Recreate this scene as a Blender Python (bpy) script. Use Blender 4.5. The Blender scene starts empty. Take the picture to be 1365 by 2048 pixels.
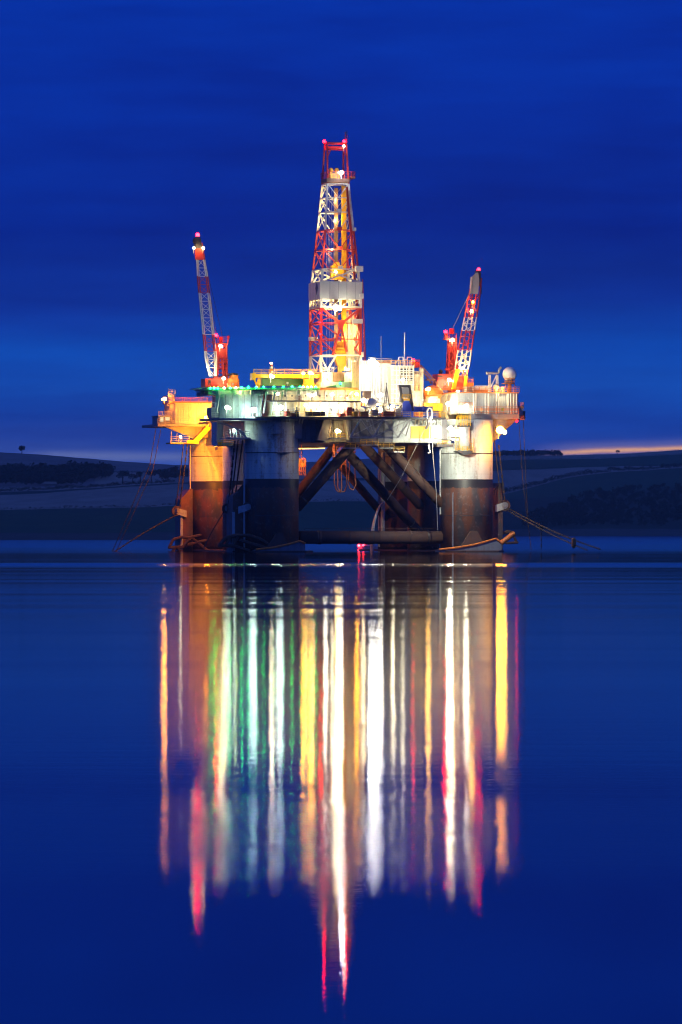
import bpy, math, random
from mathutils import Vector, Matrix
random.seed(7)
R_ = math.radians
scene = bpy.context.scene
col = scene.collection

# ------------------------------------------------------------------ camera
F, CAMH, HOR, CX = 10500.0, 5.4, 1058.6, 682.5      # focal length and horizon in pixels of the 1365x2048 photograph
cam = bpy.data.cameras.new("camera")
cam.sensor_fit = 'VERTICAL'; cam.sensor_height = 36.0; cam.sensor_width = 24.0
cam.lens = F / 2048 * 36
cam.shift_y = (HOR - 1024) / 2048
cam.clip_start = 1.0; cam.clip_end = 40000
camo = bpy.data.objects.new("camera", cam); col.objects.link(camo)
camo.location = (0, 0, CAMH); camo.rotation_euler = (R_(90), 0, 0)
scene.camera = camo
scene.view_settings.view_transform = 'Standard'; scene.view_settings.look = 'None'
scene.view_settings.exposure = 0.0; scene.view_settings.gamma = 1.0
scene.cycles.use_denoising = True; scene.cycles.denoising_prefilter = 'ACCURATE'; scene.cycles.filter_width = 1.15
scene.cycles.max_bounces = 5; scene.cycles.diffuse_bounces = 2; scene.cycles.glossy_bounces = 3
scene.cycles.sample_clamp_indirect = 8.0
scene.cycles.use_light_tree = True; scene.cycles.light_sampling_threshold = 0.0
scene.cycles.caustics_reflective = False; scene.cycles.caustics_refractive = False

# ------------------------------------------------------------------ dusk sky
class NT:
    """small helper to write node trees"""
    def __init__(s, tree): s.t = tree; s.n = tree.nodes; s.l = tree.links
    def new(s, kind, **kw):
        n = s.n.new(kind)
        for k, v in kw.items(): setattr(n, k, v)
        return n
    def put(s, sock, val):
        if isinstance(val, bpy.types.NodeSocket): s.l.new(val, sock)
        else: sock.default_value = val
    def math(s, op, a, b=0.0, clamp=False):
        n = s.new('ShaderNodeMath', operation=op); n.use_clamp = clamp
        s.put(n.inputs[0], a); s.put(n.inputs[1], b); return n.outputs[0]
    def ramp(s, fac, stops, interp='LINEAR'):
        n = s.new('ShaderNodeValToRGB'); r = n.color_ramp; r.interpolation = interp
        while len(r.elements) > 1: r.elements.remove(r.elements[-1])
        for i, (p, c) in enumerate(stops):
            e = r.elements[0] if i == 0 else r.elements.new(p)
            e.position = p; e.color = (*c, 1) if len(c) == 3 else c
        s.put(n.inputs[0], fac); return n.outputs[0]
    def mix(s, fac, a, b, mode='MIX'):
        n = s.new('ShaderNodeMix', data_type='RGBA', blend_type=mode)
        s.put(n.inputs[0], fac); s.put(n.inputs[6], a); s.put(n.inputs[7], b); return n.outputs[2]
    def noise(s, vec, scale, detail=3.0, rough=0.5):
        n = s.new('ShaderNodeTexNoise'); s.put(n.inputs['Vector'], vec)
        n.inputs['Scale'].default_value = scale; n.inputs['Detail'].default_value = detail; n.inputs['Roughness'].default_value = rough
        return n.outputs[0]
    def vmul(s, vec, m):
        n = s.new('ShaderNodeVectorMath', operation='MULTIPLY'); s.put(n.inputs[0], vec); n.inputs[1].default_value = m; return n.outputs[0]

world = bpy.data.worlds.new("World"); scene.world = world; world.use_nodes = True
w = NT(world.node_tree); w.n.clear()
out = w.new('ShaderNodeOutputWorld'); bg = w.new('ShaderNodeBackground')
w.l.new(bg.outputs[0], out.inputs[0])
tc = w.new('ShaderNodeTexCoord'); D = tc.outputs['Generated']
sep = w.new('ShaderNodeSeparateXYZ'); w.l.new(D, sep.inputs[0])
X, Y, Z = sep.outputs
bands = w.noise(w.vmul(D, (7, 1, 55)), 1.0, 4, .55)          # long flat cloud layers
soft = w.noise(w.vmul(D, (22, 1, 170)), 1.0, 6, .62)
el = w.math('ADD', Z, w.math('MULTIPLY', w.math('SUBTRACT', bands, .5), .016))
grad = w.ramp(w.math('MULTIPLY', el, 5.0), [
    (0.0, (.06, .13, .50)), (.065, (.045, .105, .47)), (.082, (.018, .062, .39)), (.105, (.007, .054, .39)), (.135, (.005, .078, .48)),
    (.175, (.002, .066, .45)), (.215, (.002, .032, .325)), (.29, (.0, .017, .26)), (.40, (.0, .024, .33)),
    (.50, (.0, .029, .37)), (.75, (.0, .034, .39)), (1.0, (.002, .045, .42))])
grad = w.mix(w.ramp(Z, [(.20, (0, 0, 0)), (.55, (1, 1, 1))]), grad, (.032, .095, .46, 1))
shade = w.ramp(bands, [(.3, (.72, .72, .80)), (.52, (1, 1, 1)), (.72, (1.22, 1.18, 1.10))])
grad = w.mix(1.0, grad, shade, 'MULTIPLY')
sh2 = w.ramp(soft, [(.3, (.82, .80, .88)), (.5, (1, 1, 1)), (.7, (1.25, 1.18, 1.10))])
grad = w.mix(1.0, grad, sh2, 'MULTIPLY')
az = w.math('DIVIDE', X, w.math('MAXIMUM', Y, .01))
# afterglow low over the hills: pale on one side, orange on the other
def bump_(x, c, wd):
    d = w.math('DIVIDE', w.math('SUBTRACT', x, c), wd)
    return w.math('POWER', 2.718, w.math('MULTIPLY', w.math('MULTIPLY', d, d), -1.0))
wav = w.math('ADD', Z, w.math('MULTIPLY', w.math('SUBTRACT', soft, .5), .002))
rise = w.math('ADD', w.math('MULTIPLY', w.math('SUBTRACT', az, .0445), .03), .0146)
wr = w.math('SUBTRACT', wav, rise)
edge_r = w.ramp(az, [(.036, (0, 0, 0)), (.044, (1, 1, 1))])
right = w.math('MULTIPLY', edge_r, bump_(wr, .0, .00048))
right2 = w.math('MULTIPLY', edge_r, bump_(wr, .0009, .0009))
azl = w.math('MULTIPLY', az, -1.0)
left = w.math('MULTIPLY', w.ramp(azl, [(.020, (0, 0, 0)), (.032, (1, 1, 1)), (.054, (1, 1, 1)), (.062, (0, 0, 0))]), bump_(wav, .0139, .0008))
front = w.math('GREATER_THAN', Y, .1)
g = w.mix(w.math('MULTIPLY', w.math('MULTIPLY', left, front), .75), grad, (.15, .20, .48, 1))
g = w.mix(w.math('MULTIPLY', w.math('MULTIPLY', right2, front), .36), g, (.26, .24, .48, 1))
g = w.mix(w.math('MULTIPLY', w.math('MULTIPLY', right, front), .85), g, (1.0, .50, .24, 1))
sky = w.new('ShaderNodeTexSky', sky_type='NISHITA'); sky.sun_disc = False
sky.sun_elevation = R_(-3.5); sky.sun_rotation = R_(25)
add = w.mix(.008, g, sky.outputs[0], 'ADD')
w.l.new(add, bg.inputs[0]); bg.inputs[1].default_value = 1.0

# ------------------------------------------------------------------ mesh builder
TH = R_(13.5); CT, ST = math.cos(TH), math.sin(TH)
RX0, RY0 = -16.55, 1250.0           # the nearest column stands here; u runs along the rig's front, v away from us

def P(px, py, v):
    """the point of the rig at depth v that the photograph shows at (px, py): returns (u, v, z)"""
    k = (px - CX) / F
    u = (k * (RY0 + v * CT) - RX0 + v * ST) / (CT - k * ST)
    yy = RY0 + u * ST + v * CT
    return Vector((u, v, CAMH - (py - HOR) * yy / F))
def PU(px, v): return P(px, 1000, v).x
def PZ(px, py, v): return P(px, py, v).z
def to_world(p): return Vector((RX0 + p[0] * CT - p[1] * ST, RY0 + p[0] * ST + p[1] * CT, p[2]))
def W(px, py, Y): return Vector(((px - CX) / F * Y, Y, CAMH - (py - HOR) * Y / F))

class MB:
    def __init__(s): s.v = []; s.f = []; s.m = []; s.cur = 0; s.adds = []; s.pid = 0
    def next(s): s.pid += 1; return s
    def add(s, vs, fs):
        o = len(s.v); vs = [tuple(x) for x in vs]; s.v += vs; s.adds.append((o, len(s.v), len(s.f), len(s.f) + len(fs), s.pid))
        s.f += [tuple(i + o for i in f) for f in fs]; s.m += [s.cur] * len(fs); return s
    def box(s, u0, u1, v0, v1, z0, z1):
        vs = [(u, v, z) for z in (z0, z1) for v in (v0, v1) for u in (u0, u1)]
        return s.add(vs, [(0, 2, 3, 1), (4, 5, 7, 6), (0, 1, 5, 4), (2, 6, 7, 3), (0, 4, 6, 2), (1, 3, 7, 5)])
    def pbox(s, px0, px1, py0, py1, v, d):
        a = P(px0, py1, v); b = P(px1, py0, v)
        return s.box(min(a.x, b.x), max(a.x, b.x), v, v + d, PZ((px0 + px1) / 2, py1, v), PZ((px0 + px1) / 2, py0, v))
    def tube(s, p, q, r0, r1=None, n=8, cap=True):
        p, q = Vector(p), Vector(q); r1 = r0 if r1 is None else r1
        a = (q - p)
        if a.length < 1e-6: return s
        a.normalize(); t = Vector((0, 0, 1)) if abs(a.z) < .9 else Vector((1, 0, 0))
        x = a.cross(t).normalized(); y = a.cross(x)
        vs = []
        for c, r in ((p, r0), (q, r1)):
            for i in range(n):
                g_ = 2 * math.pi * (i + .5) / n; vs.append(c + x * (r * math.cos(g_)) + y * (r * math.sin(g_)))
        fs = [(i, i + n, (i + 1) % n + n, (i + 1) % n) for i in range(n)]
        if cap: fs += [tuple(range(n)), tuple(range(2 * n - 1, n - 1, -1))]
        return s.add(vs, fs)
    def bar(s, p, q, wd): return s.tube(p, q, wd * .7071, n=4)
    def path(s, pts, r, n=6):
        for a, b in zip(pts, pts[1:]): s.tube(a, b, r, n=n)
        return s
    def chain(s, pts, r, n=5):
        pts = [Vector(p) for p in pts]; k = 0
        for a, b in zip(pts, pts[1:]):
            m = max(1, int((b - a).length / (r * 4)))
            for i in range(m):
                k += 1; rr = r if k % 2 else r * .5
                s.tube(a.lerp(b, i / m), a.lerp(b, (i + 1) / m), rr, n=n)
        return s
    def cyl(s, u, v, z0, z1, r0, r1=None, n=24): return s.tube((u, v, z0), (u, v, z1), r0, r1, n)
    def sphere(s, c, r, seg=12, rings=8, sc=(1, 1, 1)):
        c = Vector(c); vs = [c + Vector((0, 0, r * sc[2]))]
        for j in range(1, rings):
            ph = math.pi * j / rings
            for i in range(seg):
                g_ = 2 * math.pi * i / seg
                vs.append(c + Vector((r * sc[0] * math.sin(ph) * math.cos(g_), r * sc[1] * math.sin(ph) * math.sin(g_), r * sc[2] * math.cos(ph))))
        vs.append(c - Vector((0, 0, r * sc[2]))); fs = []
        for i in range(seg):
            fs.append((0, 1 + i, 1 + (i + 1) % seg)); b = 1 + (rings - 2) * seg
            fs.append((len(vs) - 1, b + (i + 1) % seg, b + i))
        for j in range(rings - 2):
            for i in range(seg):
                a = 1 + j * seg
                fs.append((a + i, a + seg + i, a + seg + (i + 1) % seg, a + (i + 1) % seg))
        return s.add(vs, fs)
    def plate(s, pts, v0, v1):
        """polygon of (u, z) points with thickness from v0 to v1"""
        n = len(pts); vs = [(p[0], v0, p[1]) for p in pts] + [(p[0], v1, p[1]) for p in pts]
        return s.add(vs, [tuple(range(n)), tuple(range(2 * n - 1, n - 1, -1))] + [(i, i + n, (i + 1) % n + n, (i + 1) % n) for i in range(n)])
    def pplate(s, pts, v, d):
        q = [P(a, b, v) for a, b in pts]; return s.plate([(p.x, p.z) for p in q], v, v + d)
    def slab(s, pts, z0, z1):
        n = len(pts); vs = [(p[0], p[1], z0) for p in pts] + [(p[0], p[1], z1) for p in pts]
        return s.add(vs, [tuple(range(n - 1, -1, -1)), tuple(range(n, 2 * n))] + [(i, (i + 1) % n, (i + 1) % n + n, i + n) for i in range(n)])
    def rail(s, p, q, h=1.15, step=2.0, r=.07, rows=3):
        p, q = Vector(p), Vector(q); n = max(1, round((q - p).length / step)); up = Vector((0, 0, 1))
        for i in range(n + 1):
            a = p.lerp(q, i / n); s.tube(a, a + up * h, r, n=4)
        for k in range(1, rows + 1): s.tube(p + up * (h * k / rows), q + up * (h * k / rows), r * .9, n=4)
        return s
    def prail(s, px0, px1, py, v, h=1.15, **k):
        return s.rail(P(px0, py, v), P(px1, py, v), h, **k)
    def ladder(s, p, q, side, wd=.6, r=.05):
        p, q, side = Vector(p), Vector(q), Vector(side) * (wd / 2)
        s.tube(p - side, q - side, r, n=4); s.tube(p + side, q + side, r, n=4)
        n = max(2, int((q - p).length / .7))
        for i in range(n): a = p.lerp(q, (i + .5) / n); s.tube(a - side, a + side, r * .8, n=4)
        return s
    def truss(s, A, B, side, dep, prof, bands, n, rc=.16, rb=.09, open_sides=False):
        """lattice boom with four chords; prof gives (t, width, depth), bands gives (t, material index)"""
        A, B = Vector(A), Vector(B); side, dep = Vector(side).normalized(), Vector(dep).normalized()
        def at(t):
            for (t0, w0, d0), (t1, w1, d1) in zip(prof, prof[1:]):
                if t <= t1 + 1e-9:
                    k = (t - t0) / (t1 - t0); ww = w0 + (w1 - w0) * k; dd = d0 + (d1 - d0) * k; break
            c = A.lerp(B, t)
            return [c + side * (sx * ww / 2) + dep * (sy * dd / 2) for sx, sy in ((-1, -1), (1, -1), (1, 1), (-1, 1))]
        for i in range(n):
            t0, t1 = i / n, (i + 1) / n; tm = (t0 + t1) / 2
            for tb, mi in bands:
                if tm >= tb: s.cur = mi
            a, b = at(t0), at(t1)
            for k in range(4):
                s.tube(a[k], b[k], rc, n=5); j = (k + 1) % 4
                if open_sides and k % 2: pass
                elif (i + k) % 2: s.tube(a[k], b[j], rb, n=4)
                else: s.tube(a[j], b[k], rb, n=4)
                s.tube(a[k], a[j], rb * .8, n=4)
        s.cur = 0; return s

BASE = {}
def tag(o, label=None, cat=None, group=None, kind=None):
    if label: o['label'] = label
    if cat: o['category'] = cat
    if group: o['group'] = group
    if kind: o['kind'] = kind
    return o
def link_mesh(mb, name, mats, off, smooth=False):
    me = bpy.data.meshes.new(name)
    me.from_pydata([(a - off[0], b - off[1], c - off[2]) for a, b, c in mb.v], [], mb.f)
    mats = mats if isinstance(mats, (list, tuple)) else [mats]
    for m in mats: me.materials.append(m)
    if len(mats) > 1: me.polygons.foreach_set('material_index', mb.m)
    if smooth: me.polygons.foreach_set('use_smooth', [True] * len(me.polygons))
    me.update()
    o = bpy.data.objects.new(name, me); col.objects.link(o); return o
def place(o, base, rig=True):
    BASE[o.name] = Vector(base)
    if rig: o.location = to_world(base); o.rotation_euler = (0, 0, TH)
    else: o.location = base
    return o
def thing(name, label, cat, base, group=None, rig=True):
    o = bpy.data.objects.new(name, None); o.empty_display_size = 1; col.objects.link(o)
    place(o, base, rig); return tag(o, label, cat, group)
def solo(mb, name, mats, label, cat, base=None, group=None, rig=True, smooth=False, kind=None):
    if base is None:
        xs, ys, zs = zip(*mb.v); base = ((min(xs) + max(xs)) / 2, (min(ys) + max(ys)) / 2, min(zs))
    o = link_mesh(mb, name, mats, base, smooth); place(o, base, rig); return tag(o, label, cat, group, kind)
def separate(mb):
    """split a builder into its separate pieces: marked pieces, else adds whose boxes touch"""
    n = len(mb.adds); root = list(range(n))
    def find(i):
        while root[i] != i: root[i] = root[root[i]]; i = root[i]
        return i
    bb = []
    for o0, o1, f0, f1, pid in mb.adds:
        q = mb.v[o0:o1]; bb.append([(min(c) - .03, max(c) + .03) for c in zip(*q)])
    for i in range(n):
        for j in range(i):
            same = mb.adds[i][4] == mb.adds[j][4] if mb.pid else all(a[0] <= b[1] and b[0] <= a[1] for a, b in zip(bb[i], bb[j]))
            if same: root[find(i)] = find(j)
    out = {}
    for i in range(n):
        k = find(i); m = out.setdefault(k, MB()); o0, o1, f0, f1, _ = mb.adds[i]; d = len(m.v) - o0
        m.v += mb.v[o0:o1]; m.f += [tuple(x + d for x in f) for f in mb.f[f0:f1]]; m.m += mb.m[f0:f1]
    return sorted(out.values(), key=lambda m: -len(m.v))
SPLIT = set('''riser_pipe ring_stiffener stiffener bracket deck_bracket joint_ring side_plating pipework window door winch_box stair_landing support_leg girt brace gusset
cable_loop drill_pipe drill_line conduit duct antenna exhaust standpipe pipe rib column_ladder walkway wing_bracket junction_box caisson foundation heel_arm luffing_rope valve band post
leg railing walkway_railing landing_railing handrail panel_seam louvre boom_head mast_platform platform brace_fitting guide_rail navigation_lamp lamp_post sign operator_platform walkway frame deck_beam winch'''.split())
def part(mb, name, mats, parent, label=None, smooth=False):
    if name in SPLIT and len(mb.adds) < 900:
        ps = separate(mb)
        if 1 < len(ps) <= 100:
            return [part_one(m, name, mats, parent, label, smooth) for m in ps][0]
    return part_one(mb, name, mats, parent, label, smooth)
def part_one(mb, name, mats, parent, label=None, smooth=False):
    b = BASE[parent.name]; o = link_mesh(mb, name, mats, b, smooth); o.parent = parent; BASE[o.name] = b
    if label: o['label'] = label
    return o

# ------------------------------------------------------------------ materials
def mat_new(name):
    m = bpy.data.materials.new(name); m.use_nodes = True; t = NT(m.node_tree); t.n.clear()
    o = t.new('ShaderNodeOutputMaterial'); b = t.new('ShaderNodeBsdfPrincipled'); t.l.new(b.outputs[0], o.inputs[0])
    c = t.new('ShaderNodeTexCoord'); return m, t, b, c.outputs['Object']
def paint(name, rgb, rough=.5, dirt=.35, rust=.15, metal=0.0, scale=.35, rust_rgb=(.16, .06, .025)):
    """painted steel with grime, vertical run-off streaks and a little rust"""
    m, t, b, co = mat_new(name)
    n1 = t.noise(co, scale, 5, .6); n2 = t.noise(t.vmul(co, (1.1, 1.1, .10)), 1.0, 4, .6); n3 = t.noise(co, 1.3, 6, .65)
    c0 = t.mix(t.math('MULTIPLY', t.ramp(n1, [(.38, (0, 0, 0)), (.72, (1, 1, 1))]), dirt), (*rgb, 1), tuple(x * .45 for x in rgb) + (1,))
    c0 = t.mix(t.math('MULTIPLY', t.ramp(n2, [(.48, (0, 0, 0)), (.68, (1, 1, 1))]), dirt), c0, tuple(x * .55 for x in rgb) + (1,))
    rf = t.math('MULTIPLY', t.ramp(t.math('MULTIPLY', n2, n3), [(.27, (0, 0, 0)), (.40, (1, 1, 1))]), min(1, rust * 3))
    c0 = t.mix(rf, c0, (*rust_rgb, 1))
    t.l.new(c0, b.inputs['Base Color']); b.inputs['Roughness'].default_value = rough; b.inputs['Metallic'].default_value = metal
    return m
WHITE = paint('white_paint', (.76, .75, .70), .45, .25, .10)
CREAM = paint('cream_paint', (.70, .62, .44), .5, .30, .14)
PALE = paint('pale_grey_paint', (.48, .53, .53), .45, .30, .15)
GREY = paint('blue_grey_paint', (.20, .22, .26), .5, .40, .15)
HULL = paint('hull_paint', (.17, .17, .20), .5, .45, .22)
DARK = paint('dark_steel', (.05, .048, .055), .55, .4, .3)
STEEL = paint('galvanised_steel', (.40, .40, .38), .4, .35, .15, .3)
RED = paint('red_paint', (.55, .045, .025), .4, .25, .05)
ORANGE = paint('orange_paint', (.72, .22, .035), .45, .3, .1)
YELLOW = paint('yellow_paint', (.85, .44, .005), .45, .22, .05)
BROWN = paint('brown_paint', (.22, .12, .08), .6, .4, .3)
RUST = paint('rusty_steel', (.115, .065, .05), .75, .5, .5)
BLUE = paint('blue_paint', (.03, .06, .42), .45, .25, .03)
NAVY = paint('navy_paint', (.015, .02, .09), .5, .1, 0)
GREEN = paint('green_paint', (.03, .16, .06), .5, .3, .1)
RADOME = paint('white_fibreglass', (.80, .79, .76), .35, .04, .0)
CABLE = paint('steel_cable', (.026, .022, .02), .8, .3, .4)
HOSE = paint('orange_hose', (.55, .20, .07), .5, .3, .1)
FOUL = paint('fouled_steel', (.075, .045, .035), .75, .5, .4); WALL = paint('sheeting_paint', (.56, .57, .56), .5, .08, .0); BLACK = paint('black_rubber', (.02, .02, .022), .5, .2, 0)
GLASS, t_, b_, _ = mat_new('window_glass'); b_.inputs['Base Color'].default_value = (.03, .04, .05, 1); b_.inputs['Roughness'].default_value = .08
def column_paint(name, line, pale):
    """pale paint above the splash zone, black band, fouled and rusty antifouling below"""
    m, t, b, co = mat_new(name)
    sp = t.new('ShaderNodeSeparateXYZ'); t.l.new(co, sp.inputs[0]); z = sp.outputs[2]
    n1 = t.noise(co, .22, 5, .6); n2 = t.noise(t.vmul(co, (.9, .9, .07)), 1.0, 5, .6); n3 = t.noise(co, 1.1, 6, .7); n4 = t.noise(t.vmul(co, (.35, .35, .12)), 1.0, 5, .62)
    up = t.mix(t.math('MULTIPLY', t.ramp(n2, [(.48, (0, 0, 0)), (.7, (1, 1, 1))]), .62), (*pale, 1), tuple(x * .6 for x in pale) + (1,))
    up = t.mix(t.math('MULTIPLY', t.ramp(t.math('MULTIPLY', n2, n3), [(.29, (0, 0, 0)), (.36, (1, 1, 1))]), .55), up, (.22, .13, .07, 1))
    lo = t.mix(t.ramp(n1, [(.35, (0, 0, 0)), (.65, (1, 1, 1))]), (.042, .038, .042, 1), (.085, .074, .074, 1))
    lo = t.mix(t.math('MULTIPLY', t.ramp(n4, [(.41, (0, 0, 0)), (.54, (1, 1, 1))]), .92), lo, (.17, .060, .03, 1))
    lo = t.mix(t.math('MULTIPLY', t.ramp(n3, [(.56, (0, 0, 0)), (.66, (1, 1, 1))]), .55), lo, (.26, .21, .19, 1))
    zz = t.math('ADD', z, t.math('MULTIPLY', t.math('SUBTRACT', n3, .5), 2.2))
    c0 = t.mix(t.math('GREATER_THAN', zz, line - 2.0), lo, (.02, .02, .025, 1))
    c0 = t.mix(t.math('GREATER_THAN', z, line), c0, up)
    wet = t.math('LESS_THAN', zz, 1.0); c0 = t.mix(wet, c0, (.018, .02, .018, 1))
    seam = t.math('LESS_THAN', t.math('FRACT', t.math('DIVIDE', z, 3.1)), .02)
    c0 = t.mix(t.math('MULTIPLY', seam, .35), c0, (.05, .05, .05, 1))
    t.l.new(c0, b.inputs['Base Color']); b.inputs['Roughness'].default_value = .5
    return m
COLUMN = column_paint('column_paint', 17.3, (.50, .55, .54))
LAMP = {}
def lamp_mat(rgb, L):
    key = (rgb, round(L, 1))
    if key not in LAMP:
        m = bpy.data.materials.new('lit_lamp'); m.use_nodes = True; t = NT(m.node_tree); t.n.clear()
        o = t.new('ShaderNodeOutputMaterial'); e = t.new('ShaderNodeEmission'); t.l.new(e.outputs[0], o.inputs[0])
        e.inputs[0].default_value = (*rgb, 1); e.inputs[1].default_value = L; LAMP[key] = m
    return LAMP[key]
cW, cC, cY, cS, cG, cR = (1, .86, .56), (.74, 1, .95), (1, .66, .20), (1, .30, .012), (.004, 1, .10), (1, .002, .004)
LAMP_GAIN = 1.0
def lamp(px, py, v, rgb, I, r, label, name='floodlight', group='floodlights on the rig', base_down=1.0):
    """a lit floodlight: a round lens held in front of a hooded housing on a bracket"""
    c = P(px, py, v); z0 = c.z - r - base_down
    t = thing(name, label, 'lamp', (c.x, c.y + r, z0), group)
    m_ = lamp_mat(rgb, I * .85 * LAMP_GAIN / (math.pi * r * r))
    if r >= .42:           # twin heads of unequal size
        k = 1 if int(px) % 2 else -1
        part(MB().sphere(c, r * .86, 10, 8, (1, 1, .9)), 'lens', m_, t)
        part(MB().sphere(c + Vector((k * r * 1.05, r * .2, -r * (.15 + .05 * (int(py) % 7)))), r * .48, 8, 6), 'lens', m_, t)
    else: part(MB().sphere(c, r, 8, 6, (1, 1, .85)), 'lens', m_, t)
    h = MB(); h.box(c.x - r * .6, c.x + r * .6, c.y + r * .95, c.y + r * 1.6, c.z - r * .5, c.z + r * .8)
    h.box(c.x - r * .8, c.x + r * .8, c.y - r * .1, c.y + r * 1.2, c.z + r * 1.02, c.z + r * 1.15)
    part(h, 'housing', DARK, t)
    part(MB().bar((c.x, c.y + r * 1.4, z0), (c.x, c.y + r * 1.4, c.z - r * .9), .14), 'bracket', STEEL, t)
    return t
def hooded(px, py, v, rgb, I, r0, label, name='hooded_floodlight', group='floodlights on the rig', base_down=.8, arm=None, top=True, flap=False):
    """a floodlight aimed back at the structure: a shade covers the lens on its outer and upper sides"""
    r = r0 * .5; c = P(px, py, v); z0 = c.z - r - base_down
    t = thing(name, label, 'lamp', (c.x, c.y, z0), group)
    part(MB().sphere(c, r, 8, 6), 'lens', lamp_mat(rgb, I * LAMP_GAIN / (math.pi * r * r)), t)
    h = MB(); h.box(c.x - r * 1.25, c.x + r * 1.25, c.y - r * 1.4, c.y - r * 1.15, c.z - r * 1.25, c.z + r * 1.3)
    if top: h.box(c.x - r * 1.25, c.x + r * 1.25, c.y - r * 1.15, c.y + r * .2, c.z + r * 1.1, c.z + r * 1.3)
    if flap: h.box(c.x - r * 1.4, c.x - r * 1.25, c.y - r * 1.4, c.y + r * 2.6, c.z - r * 2, c.z + r * 2)  # added side plate that keeps the light off the near column
    part(h, 'shade', WHITE, t)
    if arm is None: part(MB().bar((c.x, c.y - r * 1.4, z0), (c.x, c.y - r * 1.4, c.z - r * 1.5), .12), 'bracket', STEEL, t)
    else: part(MB().bar((c.x, c.y - r * 1.2, c.z + r * 1.4), (c.x, arm, c.z + r * 1.4 + .8), .16), 'arm', STEEL, t)
    return t
def beacon(px, py, v, rgb, I, r, label, group, down=.5, name='beacon_light'):
    """a small domed beacon on a stem"""
    c = P(px, py, v); t = thing(name, label, 'lamp', (c.x, c.y, c.z - r - down), group)
    part(MB().sphere(c, r, 8, 6), 'lens', lamp_mat(rgb, I * LAMP_GAIN / (math.pi * r * r)), t)
    m = MB(); m.cyl(c.x, c.y, c.z - r - down, c.z - r * .8, r * .45, n=8); m.cyl(c.x, c.y, c.z - r * 1.05, c.z - r * .75, r * .8, n=8)
    part(m, 'base', DARK, t); return t

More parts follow.
